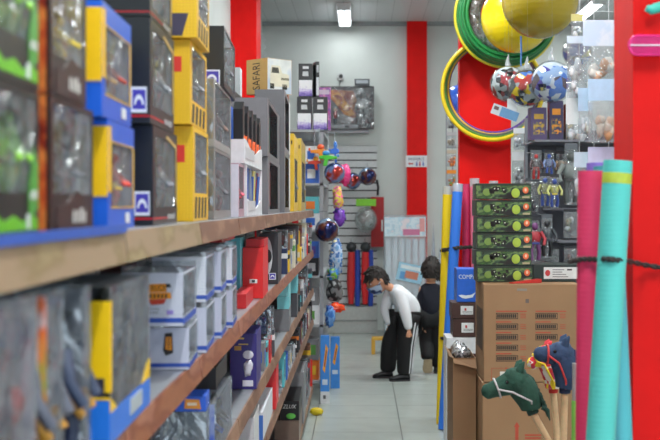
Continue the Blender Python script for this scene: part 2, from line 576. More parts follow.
def toybox(label, b, c, z, H, W, col, win, toys, X0=.405, dX=.022, inner=None, rough=.32, pane=PANE, cat='toy box', group=None, name='toy_box', bodymat=None, topwin=True):
    loc, L, rz = span(b, c, X0, dX)
    loc.z = z
    t = thing(name, label, cat, loc, rz, group)
    m = bodymat or mat(col, rough, .05)
    w = (win[0] * L, win[1] * L, win[2] * H, win[3] * H)
    open_carton(L, W, H, m, w, inner=inner, top=pane if topwin else None).build('carton', t)
    MB().box((w[0] + .0005, .0008, w[2] + .0005), (w[1] - .0005, .0016, w[3] - .0005), pane).build('window', t)
    if toys:
        tb = MB(); toys(tb, L, W, H, w)
        tb.build('toy', t)
    return t, L, W, H

# ---- top shelf, lower layer
Z1 = SH[0][1]
jungle = art([(20, 30, 22), (60, 110, 30), (140, 200, 50), (30, 50, 30), (90, 150, 50)], 16, .35)
greyin = art([(160, 164, 170), (186, 188, 194), (130, 134, 140), (206, 208, 214)], 10, .5, soft=True)
firem = art([(50, 14, 10), (150, 44, 24), (225, 130, 60), (200, 80, 36), (110, 50, 36), (40, 18, 14)], 22, .35, stretch=(1, 1, .5), soft=True)

def fig(cols, k=.8, seed=0):
    def f(tb, L, W, H, w):
        toy_figure(tb, w[0] + (w[1] - w[0]) * .66, .026, w[2], (w[3] - w[2]) * k, cols, seed)
        toy_figure(tb, w[0] + (w[1] - w[0]) * .36, .03, w[2], (w[3] - w[2]) * k * .8, [cols[1], cols[2 % len(cols)], cols[0]], seed + 1)
        r = random.Random(seed)
        for i in range(5):
            x = r.uniform(w[0] + .02, w[1] - .02); z = r.uniform(w[2] + .015, w[3] - .02)
            tb.ball((x, r.uniform(.03, .055), z), (r.uniform(.012, .03), .012, r.uniform(.012, .035)), mat(r.choice(cols), .35), 12, 8, wob=.6, seed=i + seed)
    return f
def car(cols, hh=None):
    return lambda tb, L, W, H, w: toy_car(tb, w[0] + .01, w[1] - .01, .015, W * .5, w[2] + .004, cols, min((w[3] - w[2]) * .75, (w[1] - w[0]) * .5) if hh is None else hh)

def green_box(z, label, H, b=-6, c=38.5):
    t, L, W, H = toybox(label, b, c, z, H, .14, (28, 34, 30), (.06, .93, .3, .95), fig([(120, 190, 40), (150, 215, 60), (60, 90, 40)], .85), inner=art([(80, 110, 70), (130, 150, 120), (160, 164, 160), (100, 140, 70)], 11, .5, soft=True), pane=PANE2, dX=.004)
    f = MB()
    f.prism([(L * .04, H * .05), (L * .96, H * .05), (L * .96, H * .12), (L * .8, H * .17), (L * .62, H * .1), (L * .4, H * .15), (L * .2, H * .11), (L * .04, H * .16)], -.001, 0, mat((110, 195, 30), .35))
    f.prism([(L * .74, H * .12), (L * .97, H * .2), (L * .97, H * .5), (L * .84, H * .62), (L * .73, H * .3)], -.0015, -.0011, mat((80, 160, 60), .35))
    f.build('front_print', t)
    k = MB(); marks(k, L * .76, L * .95, H * .26, H * .33, 3, mat((225, 228, 225), .4), off=.002)
    k.box((L * .68, -.002, H * .06), (L * .76, -.0012, H * .16), mat((225, 228, 225), .4))
    k.build('sticker', t)
    for s in (.25, .6):
        MB().ball((L * (s + .2), .03, H * .55), (.026, .018, H * .26), mat((150, 225, 40), .35), 12, 8).build('toy_wing', t)
green_box(Z1, 'black and lime green window toy box at the left edge, lower of its stack', .182)
green_box(Z1 + .184, 'black and lime green toy box on top of its twin at the left edge', .19)
green_box(Z1, 'black and lime green toy box farthest left, cut by the picture edge', .182, -72, -14)

def fire_box(z, label, H, cols, inn, up, fc=93):
    t, L, W, H = toybox(label, 51, fc, z, H, .14, (34, 22, 20), (.06, .97, .3, .96), fig(cols, .55, 2), inner=inn, pane=PANE2, dX=.006)
    MB().box((-.0008, 0, 0), (0, W, H), firem).build('flame_panel', t)
    MB().box((-.0012, 0, 0), (-.0008, .006, H), mat((40, 20, 16), .4)).build('dark_edge', t)
    f = MB()
    hill = [(L * .1, H * .02)] + [(L * (.1 + .87 * i / 10), H * (.2 + .13 * math.exp(-((i - 5.5) / 2.2) ** 2))) for i in range(11)] + [(L * .97, H * .02)]
    f.prism(hill, -.0012, 0, mat((52, 26, 20), .35))
    f.build('front_print', t)
    k = MB(); marks(k, L * .45, L * .82, H * .08, H * .2, 4, mat((222, 220, 214), .4), off=.002, seed=3); k.build('title_marks', t)
fire_box(Z1, 'dark toy box with flame edge and grey toy, beside the lower blue box', .184, [(70, 70, 78), (95, 95, 104), (60, 60, 66)], greyin, 0)
fire_box(Z1 + .186, 'dark toy box with flame edge and yellow toy, beside the upper blue box', .186, [(245, 205, 20), (250, 215, 30), (170, 130, 40)], art([(190, 170, 120), (230, 200, 100), (160, 130, 80), (200, 190, 180)], 10, .5, soft=True), 1, 86)

def blue_box(name_lab, b, c, z, H, W, X0, toys, flip=False, a=0.0):
    bm_ = mat((32, 98, 214), .3, .04)
    ym = mat((250, 196, 28), .3, .04)
    t, L, W, H = toybox(name_lab, b, c, z, H, W, (32, 98, 214), (.1, .95, .2, .8), toys, X0=X0, dX=.008, inner=art([(170, 170, 178), (140, 142, 148), (200, 200, 208)], 9, .5, soft=True), pane=PANE2)
    # yellow corner column with blue feet on the end facing the aisle
    MB().box((-.0012, .0005, H * .34), (0, W * .3, H * .94), ym).build('yellow_panel', t)
    MB().box((-.0016, .0005, H * .29), (0, W * .98, H * .305), mat((120, 120, 150), .4)).build('band', t)
    MB().box((-.0014, .0005, H * .305), (0, W * .98, H * .34), ym).build('yellow_band', t)
    f = MB()
    f.prism([(0, H * .34), (L * .1, H * .34), (L * .1, H * .94), (0, H * .94)], -.001, 0, ym)
    for z0 in (.195, .8):
        f.prism([(L * .1, H * z0), (L * .95, H * z0), (L * .95, H * (z0 + .012)), (L * .1, H * (z0 + .012))], -.001, 0, ym)
    f.prism([(L * .94, H * .2), (L * .97, H * .2), (L * .97, H * .8), (L * .94, H * .8)], -.001, 0, ym)
    f.build('front_print', t)
    k = MB(); k.box((L * .62, -.0016, H * .05), (L * .78, -.001, H * .15), mat((230, 232, 236), .4)); k.build('sticker', t)
    return t, L, W, H
blue_box('blue and yellow toy box with red toy, lower of two on the top shelf', 108, 134, Z1, .178, .13, .405, fig([(215, 40, 30), (230, 60, 40), (250, 200, 30)], .9, 4))
blue_box('blue and yellow toy box stacked on its twin, yellow stripe reaching up', 102, 131, Z1 + .180, .182, .13, .405, fig([(150, 80, 50), (190, 60, 40), (220, 170, 60)], .8, 5))

def black_box(label, b, c, z, H, toys, sticker=True, red=True):
    t, L, W, H = toybox(label, b, c, z, H, .15, (30, 31, 34), (.1, .95, .18, .9), toys, dX=.008, inner=art([(130, 132, 138), (160, 162, 168), (180, 182, 188)], 9, .5, soft=True), pane=PANE2)
    if red:
        r = MB().box((-.001, .001, H * .06), (0, W, H * .075), mat((215, 30, 40), .4))
        r.box((0, -.001, H * .06), (L * .55, 0, H * .075), mat((215, 30, 40), .4)); r.build('red_line', t)
    if sticker:
        crest('crest_sticker', t, -.036, -.006, H * .1, H * .34)
    k = MB(); marks(k, L * .55, L * .9, H * .05, H * .13, 4, mat((190, 190, 190), .4), off=.0016, seed=5); k.build('title_marks', t)
    f = MB(); f.prism([(L * .92, H * .2), (L * .95, H * .2), (L * .95, H * .88), (L * .55, H * .95), (L * .5, H * .92), (L * .92, H * .84)], -.001, 0, mat((196, 160, 90), .4)); f.build('gold_edge', t)
black_box('black toy box with violet crest sticker, lower one beside the yellow pile', 153, 177, Z1, .196, fig([(110, 112, 118), (140, 142, 150), (90, 90, 96)], .8, 6))
black_box('black toy box with violet crest sticker, in the middle of its pile', 150, 174, Z1 + .198, .205, fig([(120, 118, 122), (150, 150, 155), (90, 90, 96)], .8, 7))
black_box('black toy box topping the crest sticker pile, cut by the upper picture edge', 150, 172, Z1 + .405, .12, None, False, True)

hazy = mat((250, 200, 40), .32, .04)
hdots = grid_print((250, 200, 44), (232, 178, 30), .008, .2)
def hazard_box(label, b, c, z, H, X0=.405, trap=False):
    t, L, W, H = toybox(label, b, c, z, H, .15, (250, 200, 40), (.12, .95, .3, .95), fig([(110, 110, 116), (150, 150, 156), (80, 80, 86)], .8, 8), X0=X0, dX=.008, inner=greyin, pane=PANE2, bodymat=hdots)
    f = MB()
    for i in range(4):
        x = L * (.1 + .21 * i)
        f.prism([(x, H * .03), (x + L * .10, H * .03), (x + L * .14, H * .26), (x + L * .04, H * .26)], -.0012, 0, mat((30, 28, 26), .4))
    f.build('hazard_stripes', t)
    MB().box((-.0015, .02, H * .62), (0, .055, H * .8), mat((225, 60, 50), .4)).build('red_badge', t)
    if trap:
        MB().prism([(.10, H * .3), (.02, H * .3), (.035, H * .02), (.085, H * .02)], -.0012, 0, mat((70, 62, 84), .4), 'yz').build('dark_panel', t)
hazard_box('yellow toy box with hazard stripes standing on the shelf, lowest of its pile', 193, 208, Z1, .232)
hazard_box('yellow toy box with hazard stripes in the middle of the yellow pile', 190, 206.5, Z1 + .234, .20)
hazard_box('yellow toy box overhanging the yellow pile, stripes on its lower edge', 197, 209, Z1 + .436, .19, .385, True)

def clear_box(label, b, c, z, H, col, cols, W=.14, cr=False, X0=.405):
    t, L, W, H = toybox(label, b, c, z, H, W, col, (.05, .95, .12, .96), fig(cols, .75, 9), X0=X0, inner=greyin, pane=PANE2)
    if cr:
        crest('crest_sticker', t, -.06, -.012, H * .02, H * .27)
    MB().box((-.001, .002, H * .12), (0, W - .002, H * .98), PANE2 if not cr else mat((28, 28, 31), .35)).build('end_panel', t)
    return t
clear_box('clear fronted grey toy box under the crumpled one, right of the yellow pile', 214, 231, Z1, .20, (130, 128, 126), [(150, 90, 80), (120, 120, 126), (90, 90, 94)])
clear_box('crumpled clear wrapped grey toy box just below the tall black box', 214, 231, Z1 + .202, .19, (150, 148, 146), [(120, 120, 124), (140, 110, 100), (90, 90, 94)])
clear_box('tall black toy box with violet crest sticker topping the clear wrapped boxes', 224, 235, Z1 + .394, .18, (28, 28, 31), [(100, 100, 106), (120, 120, 126), (80, 80, 84)], .2, True)

# ---- white display cartons with pencils and toys
def display(label, b, c, z, H, back, goods):
    loc, L, rz = span(b, c, .405, .012)
    loc.z = z
    t = thing('display_carton', label, 'display carton', loc, rz)
    wm = mat((228, 228, 232), .45)
    W = .16
    m = MB()
    ew = H if back < .8 else H * .42
    m.box((0, 0, 0), (.004, W, ew), wm).box((L - .004, 0, 0), (L, W, ew), wm).box((.004, W - .004, 0), (L - .004, W, H * back), wm).box((.004, 0, 0), (L - .004, W - .004, .004), wm)
    wave = [(.004, .004), (L - .004, .004), ] + [(L - .004 - (L - .008) * i / 10, H * ((.34 if back > .8 else .24) + .1 * math.cos(PI * i / 5))) for i in range(11)]
    m.prism(wave, 0, .004, wm)
    m.build('tray', t)
    MB().box((.03, -.0015, H * .1), (L * .5, 0, H * .3), mat((205, 205, 210), .4)).build('front_label', t)
    g = MB(); goods(g, L, W, H); g.build('contents', t)
def pencils(g, L, W, H):
    r = random.Random(3)
    for i in range(40):
        x = .03 + (L - .06) * r.random(); y = .008 + .02 * r.random()
        c = r.choice([(60, 90, 160), (180, 60, 70), (150, 150, 155), (120, 130, 150), (200, 190, 120)])
        g.cyl((x, y, .01), (x + r.uniform(-.02, .02), y + r.uniform(-.008, .008), H * r.uniform(.75, .98)), .006, mat(c, .4), n=6)
display('white display carton packed with blue and red pencils on the top shelf', 247, 262, Z1, .185, .5, pencils)
def guns(g, L, W, H):
    r = random.Random(5)
    for i in range(9):
        x = .03 + (L - .08) * i / 8
        z = H * .3
        bl = mat((24, 24, 27), .35); og = mat((240, 95, 25), .4)
        g.prism([(x - .02, z), (x + .045, z), (x + .04, z + H * .5), (x + .06, z + H * .62), (x + .02, z + H * .8), (x - .03, z + H * .65)], .006 + .01 * (i % 2), .04, bl)
        g.prism([(x - .01, z), (x + .05, z), (x + .045, z + H * .22), (x, z + H * .16)], .005, .03, og)
    g.box((.01, .075, H * .3), (L * .5, .085, H * 1.12), mat((40, 110, 220), .4)); g.box((.008, .06, H * .95), (.1, .07, H * 1.1), mat((90, 180, 225), .4)); g.box((.02, .058, H * .98), (.09, .06, H * 1.04), mat((235, 110, 50), .4))
    g.prism([(-.06, H * .82), (.0, H * .82), (.0, H * 1.2), (-.04, H * 1.15)], .075, .09, mat((245, 200, 30), .4))
    g.box((-.05, .06, H * .5), (.01, .075, H * .86), mat((220, 50, 30), .4))
display('white wavy edged display carton of black and orange toy pistols, above the pencil carton', 244.5, 262, Z1 + .187, .20, .9, guns)

# pink window pack next to the white carton
t, L, W, H = toybox('slim pack with a pink doll in its window, squeezed before the pencil carton', 238.6, 244.2, Z1, .18, .13, (190, 150, 165), (.08, .92, .15, .95), fig([(225, 70, 100), (235, 110, 130), (200, 40, 60)], .8, 3), dX=.006, inner=mat((200, 175, 185), .5))
MB().box((-.001, .0, .0), (0, W, H * .98), mat((226, 222, 234), .4)).build('end_panel', t)

# ---- grey window boxes, two layers, then tall yellow packs
def grey_box(label, b, c, z, H, incol, edge=None, X0=.405):
    t, L, W, H = toybox(label, b, c, z, H, .16, (112, 110, 114), (.12, .8, .08, .93), None, X0=X0, topwin=False, pane=PANE3, inner=art([(26, 26, 28), (40, 40, 42)], 12, .5))
    s = MB()
    s.box((L * .3, .02, H * .15), (L * .5, .05, H * .8), mat(incol, .4)).cyl((L * .6, .06, H * .1), (L * .62, .06, H * .85), .014, mat((60, 60, 64), .35))
    s.build('toy', t)
    if edge:
        MB().box((L * .8, -.0012, H * .03), (L * .97, 0, H * .97), mat(edge, .4)).build('edge_strip', t)
grey_box('grey box with red toy in its dark window, beside the pencil carton', 268, 280, Z1, .252, (190, 50, 40))
grey_box('grey box with green toy in its dark window, under the tan printed box', 267.5, 279.5, Z1 + .254, .256, (40, 130, 90))
grey_box('grey box with white edge and maroon window, lower of the narrow pair', 284.5, 290, Z1, .33, (90, 30, 36), (225, 225, 228))
grey_box('grey box with white edge and maroon window, standing on its narrow twin', 284.5, 290, Z1 + .332, .328, (80, 28, 34), (225, 225, 228))
def yellow_pack(label, b, c, z, H, col=(236, 190, 40), extra=None):
    t, L, W, H = toybox(label, b, c, z, H, .12, col, (.15, .9, .12, .7), fig([(60, 60, 66), (120, 120, 126), (90, 90, 60)], .8), inner=mat((110, 105, 90), .5))
    k = MB(); marks(k, .01, .085, H * .86, H * .93, 5, mat((60, 45, 20), .4), 'end', seed=1); k.build('title_marks', t)
yellow_pack('tall bright yellow pack standing beyond the narrow grey boxes', 294, 298, Z1, .48)
yellow_pack('tall olive yellow pack with dark window at the end of the top shelf', 301.3, 305.4, Z1, .50, (196, 168, 70))

# printed jeep box, turned towards the camera
loc = P(246.5, 90, 6.5)
t = thing('picture_box', 'tan box lettered up its side with a safari jeep picture, atop grey boxes', 'toy box', (loc.x, loc.y, Z1 + .662), math.radians(-45))
Wb, Hb, Lb = .18, .195, .18
MB().box((0, 0, 0), (Wb, Lb, Hb), mat((205, 160, 92), .5, .05)).build('carton', t)
k = MB(); text_into(k, 'SAFARI', mat((40, 34, 26), .5), (Wb * .66, 0, Hb * .12), (0, 0, 1), (-1, 0, 0), width=Hb * .76, height=Wb * .36)
k.build('lettering', t)
f = MB()
f.add([(Wb + .001, .002, 0.002), (Wb + .001, Lb - .002, .002), (Wb + .001, Lb - .002, Hb - .002), (Wb + .001, .002, Hb - .002)], [(0, 1, 2, 3)], art([(205, 208, 205), (225, 226, 222), (190, 200, 214)], 5, .4, soft=True))
for poly, c in (([(.02, .03), (.16, .03), (.16, .085), (.11, .09), (.09, .12), (.03, .12), (.02, .08)], (222, 214, 190)), ([(.03, .088), (.088, .088), (.08, .112), (.035, .112)], (60, 60, 58)),
                ([(.02, .02), (.05, .02), (.05, .042), (.02, .042)], (50, 46, 40)), ([(.11, .02), (.145, .02), (.145, .042), (.11, .042)], (50, 46, 40)), ([(.1, .06), (.16, .06), (.16, .07), (.1, .07)], (110, 100, 80))):
    f.prism([(a * 1.0, z * 1.3) for a, z in poly], Wb + .001, Wb + .0016, mat(c, .4), 'yz')
f.build('jeep_picture', t)
tt = tag(MB().box((0, 0, 0), (.12, .7, .66), mat((104, 102, 106), .5)).build('carton'), 'plain grey carton behind the pistol display carton', 'carton')
tt.location = (-.80, 6.2, Z1)
t = tag(MB().box((0, 0, 0), (.06, .12, .18), mat((200, 206, 212), .5)).build('carton'), 'pale grey carton peeping out behind the tan printed box', 'carton')
t.location = (-.76, 6.7, Z1 + .662)
t = tag(MB().box((0, 0, 0), (.06, .10, .2), mat((140, 84, 66), .5)).build('carton'), 'slim brown carton right behind the safari picture', 'carton')
t.location = (-.49, 6.88, Z1 + .662)
# ------------------------------------------------------------------ second shelf
Z2 = SH[1][1]
XS = .374
def blister(label, b, c, z, H, cardcol, toyf, W=.12, X0=XS, dX=.012, edge=None):
    """clear plastic box with a printed backing card"""
    loc, L, rz = span(b, c, X0, dX); loc.z = z
    t = thing('blister_pack', label, 'blister pack', loc, rz)
    MB().box((.004, W - .004, 0), (L - .004, W, H * .98), mat(cardcol, .45)).build('backing_card', t)
    MB().box((L - .006, .003, 0), (L - .004, W - .005, H * .97), mat(tuple(min(255, c + 30) for c in cardcol), .45)).build('end_card', t)
    sh = MB()
    sh.box((0, 0, 0), (.0015, W - .005, H), PANE2).box((L - .0015, 0, 0), (L, W - .005, H), PANE2)
    sh.box((.0015, 0, 0), (L - .0015, .0015, H), PANE2).box((.0015, 0, H - .0015), (L - .0015, W - .005, H), PANE2)
    sh.build('clear_cover', t)
    tb = MB(); toyf(tb, L, W, H, (.03, L - .03, .01, H * .9)); tb.build('toy', t)
    if edge:
        MB().box((-.0015, .004, H * .02), (0, .03, H * .98), art(edge, 10, .4, stretch=(1, 1, .6), soft=True)).build('edge_print', t)
    return t
blister('clear pack with navy and red toy at the left edge of the second shelf', -60, 38, Z2, .258, (176, 166, 178), None or (lambda tb, L, W, H, w: (tb.ball((L * .91, .026, H * .80), (.036, .016, .024), mat((40, 50, 110), .4), 14, 10, wob=.4), tb.ball((L * .92, .026, H * .50), (.022, .016, .022), mat((196, 36, 40), .4), 14, 10, wob=.3), tb.ball((L * .8, .03, H * .45), (.03, .014, .08), mat((120, 112, 122), .4), 14, 10, wob=.4), tb.ball((L * .85, .035, H * .86), (.04, .01, .02), mat((190, 130, 160), .4), 14, 10, wob=.3))), dX=.004, W=.065)
blister('clear pack with grey toy and orange printed edge, second shelf near the camera', 50, 64, Z2, .255, (120, 122, 134), fig([(70, 74, 96), (96, 98, 112), (200, 140, 40)], .95, 12), dX=.002, W=.065, edge=[(225, 225, 230), (240, 110, 50), (240, 140, 70), (130, 170, 70), (215, 215, 220)])
blister('clear pack with dark blue toy squeezed against the blue and yellow truck box', 84, 91, Z2, .25, (110, 114, 130), fig([(44, 52, 80), (60, 70, 96), (200, 140, 40)], .95, 13), dX=.002)
# big truck box: clear all over with a printed corner strip and base
loc, L, rz = span(110, 150, XS, .008); loc.z = Z2
W, H = .13, .24
t = thing('toy_box', 'large clear topped box with yellow and blue corner and dark toy truck inside', 'toy box', loc, rz)
bl_ = mat((36, 120, 226), .3, .04); ye_ = mat((252, 202, 20), .3, .04)
b = MB()
b.box((0, 0, 0), (L, .003, H * .2), bl_).box((0, .003, 0), (.003, W, H * .2), bl_).box((.003, W - .003, 0), (L, W, H * .97), mat((104, 106, 112), .5)).box((L - .003, .003, 0), (L, W - .003, H * .97), mat((120, 122, 128), .5)).box((.003, .003, 0), (L - .003, W - .003, .003), bl_)
b.prism([(L * .78, H * .2), (L, H * .2), (L, H * .34), (L * .9, H * .3)], 0, .003, ye_); b.prism([(L * .16, H * .2), (.0, H * .2), (.0, H * .3), (L * .1, H * .24)], 0, .003, ye_)
b.build('carton', t)
b = MB(); b.box((-.001, .0, H * .33), (.0, .046, H * .9), ye_).box((.0, -.001, H * .33), (L * .03, 0, H * .9), ye_); b.build('yellow_panel', t)
b = MB(); b.box((-.0014, .0, 0), (.0, .05, H * .28), bl_).box((-.002, .0, H * .285), (0, .05, H * .30), ye_).box((-.002, .008, H * .30), (-.001, .03, H * .42), mat((40, 42, 60), .4)); b.build('blue_foot', t)
b = MB(); b.box((0, 0, H * .985), (L, W, H * .99), PANE2).box((.001, .0005, H * .2), (L - .001, .0015, H * .985), PANE2).box((.0005, .046, H * .2), (.0015, W, H * .985), PANE2); b.build('clear_cover', t)
b = MB()
toy_car(b, .03, L - .03, .012, .1, H * .2, [(60, 64, 58), (90, 90, 90)], H * .5)
r = random.Random(2)
for i in range(9):
    b.ball((r.uniform(.04, L - .04), .03, H * r.uniform(.35, .85)), (r.uniform(.02, .045), .02, r.uniform(.015, .04)), mat(r.choice([(54, 58, 54), (76, 78, 72), (40, 42, 44), (96, 96, 92)]), .5), 12, 8, wob=.6, seed=i)
b.build('toy_truck', t)
MB().box((L * .45, -.0016, H * .06), (L * .75, 0, H * .17), mat((180, 190, 196), .3)).build('sticker', t)
logo_o = mat((245, 150, 20), .4); logo_k = mat((36, 30, 28), .4)
def truck_box(label, b, c, z, H, logo, W=.13, tcol=((60, 110, 170), (40, 40, 44))):
    loc, L, rz = span(b, c, XS, .012); loc.z = z
    t = thing('toy_box', label, 'toy box', loc, rz, 'white grid printed truck boxes')
    gp = grid_print((236, 236, 240), (196, 196, 216), .008, .14)
    open_carton(L, W, H * .9, gp, (.004, L - .01, H * .14, H * .85), inner=greyin).build('carton', t)
    c_ = MB()
    c_.box((.0, .0, H * .9), (L, W, H), PANE2).box((.003, -.002, H * .15), (L - .002, -.001, H * .88), PANE2)
    c_.box((-.0005, -.0012, 0), (L, 0, H * .14), mat((40, 70, 160), .4)) if False else None
    c_.build('clear_cover', t)
    MB().box((-.001, 0, H * .06), (0, W, H * .14), mat((44, 80, 175), .4)).box((.0, -.001, H * .02), (L * .98, 0, H * .13), mat((44, 80, 175), .4)).build('blue_band', t)
    tb = MB(); toy_car(tb, .02, L - .02, .025, .09, H * .14, list(tcol), H * .6); tb.build('toy_truck', t)
    if logo == 1:
        k = MB()
        yc = lambda a: a            # y grows to the left as seen
        k.prism([(.095, H * .70), (.028, H * .72), (.024, H * .66), (.088, H * .62)], -.0016, -.001, logo_k, 'yz')
        k.prism([(.083, H * .71), (.036, H * .72), (.034, H * .58), (.083, H * .57)], -.0022, -.0016, logo_o, 'yz')
        k.prism([(.086, H * .56), (.026, H * .57), (.024, H * .47), (.08, H * .45)], -.0022, -.0016, logo_o, 'yz')
        k.prism([(.075, H * .45), (.035, H * .46), (.04, H * .38), (.065, H * .36)], -.0022, -.0016, mat((200, 60, 40), .4), 'yz')
        text_into(k, 'TRUCK', logo_k, (-.0022, .074, H * .60), (0, -1, 0), (0, 0, 1), width=.040, height=H * .1)
        r = random.Random(4)
        for i in range(6):
            y0 = .078 - .008 * i
            k.prism([(y0, H * .48), (y0 - .005, H * .485), (y0 - .004, H * .55), (y0 - .001, H * .54)], -.0026, -.0022, logo_k, 'yz')
        k.build('logo', t)
        d = MB(); marks(d, .05, .08, H * .28, H * .31, 5, mat((120, 120, 125), .4), 'end'); marks(d, .052, .08, H * .22, H * .25, 4, mat((120, 120, 125), .4), 'end')
        d.box((-.0014, .02, H * .2), (-.001, .034, H * .27), mat((150, 130, 205), .4)); d.build('small_print', t)
    elif logo == 2:
        k = MB()
        k.prism([(.052, H * .78), (.036, H * .80), (.034, H * .36), (.05, H * .3), (.056, H * .42)], -.0016, -.001, logo_k, 'yz')
        k.prism([(.05, H * .70), (.038, H * .70), (.037, H * .42), (.051, H * .44)], -.0022, -.0016, logo_o, 'yz')
        for i in range(4):
            k.prism([(.048, H * (.46 + .06 * i)), (.04, H * (.47 + .06 * i)), (.04, H * (.495 + .06 * i)), (.048, H * (.485 + .06 * i))], -.0026, -.0022, logo_k, 'yz')
        k.build('logo', t)
    return t
truck_box('white grid-print truck box with orange TRUCK logo, upper of the near pile', 183, 196, Z2 + .104, .125, 1)
truck_box('white grid-print truck box with upright orange logo, under the box lettered TRUCK', 189, 197, Z2, .102, 2)
cs = [((60, 110, 170), (40, 40, 44)), ((160, 60, 40), (40, 40, 44)), ((225, 200, 50), (60, 60, 44)), ((90, 90, 96), (40, 40, 44))]
for k_, (b_, c_, wd) in enumerate([(206, 214, 'second'), (221, 226, 'third'), (232, 236.5, 'fourth')]):
    truck_box('white truck box with blue band, upper in the %s pile from the near one' % wd, b_, c_, Z2 + .124, .122, 0, tcol=cs[(k_ + 1) % 4])
    truck_box('white truck box with clear front, lower in the %s pile from the near one' % wd, b_ + .4, c_, Z2, .122, 0, tcol=cs[k_ if k_ != 1 else 2])
# red boxes
def plain(label, b, c, z, H, W, col, cat='carton', X0=XS, dX=.010, rough=.4, group=None, name='carton', m=None, extra=None):
    loc, L, rz = span(b, c, X0, dX); loc.z = z
    if extra is None:
        o = MB().box((0, 0, 0), (L, W, H), m or mat(col, rough)).build(name, None)
        o.location = loc; o.rotation_euler = (0, 0, rz)
        return tag(o, label, cat, group)
    t = thing(name, label, cat, loc, rz, group)
    MB().box((0, 0, 0), (L, W, H), m or mat(col, rough)).build('box_body', t)
    for nm, fn in extra.items():
        k = MB(); fn(k, L, W, H); k.build(nm, t)
    return t
def sticker_end(col, y0, y1, z0, z1, dot=None):
    def f(k, L, W, H):
        k.box((-.0012, y0, H * z0), (0, y1, H * z1), mat(col, .4))
        if dot:
            ym, zm = (y0 + y1) / 2, H * (z0 + z1) / 2
            k.box((-.0018, ym - .006, zm - .005), (-.0012, ym + .006, zm + .005), mat(dot, .4))
    return f
plain('bright red box with small white sticker standing on the second shelf', 263, 268, Z2, .195, .078, (226, 34, 34), extra={'sticker': sticker_end((238, 236, 232), .022, .052, .30, .38, (60, 60, 62))})
plain('low red box lying at the foot of the bright red box', 246, 253.2, Z2, .05, .045, (214, 40, 44), name='carton', X0=.396)
plain('teal box beside the bright red box on the second shelf', 240, 244.5, Z2, .235, .06, (80, 190, 205), X0=.45)
plain('flat red box laid across the tops of the white truck boxes', 222, 235, Z2 + .248, .016, .12, (200, 34, 40), X0=.41)
plain('flat red box lying on top of the bright red box', 264, 268, Z2 + .197, .03, .07, (196, 30, 36))
t = plain('black box with round white toy picture, right of the bright red box', 278, 281.5, Z2, .23, .085, (48, 46, 50), extra={'toy_picture': lambda k, L, W, H: (k.add([(-.001, W * .62 + .32 * W * math.cos(2 * PI * i / 20), H * (.55 + .38 * math.sin(2 * PI * i / 20))) for i in range(20)], [tuple(range(20))], mat((205, 205, 208), .4)),
      k.ball((-.002, W * .5, H * .55), (.002, .015, .03), mat((40, 40, 42), .4), 10, 6), k.ball((-.002, W * .65, H * .68), (.002, .012, .02), mat((40, 40, 42), .4), 10, 6))})
crest('crest_sticker', t, -.04, -.01, .02, .05)

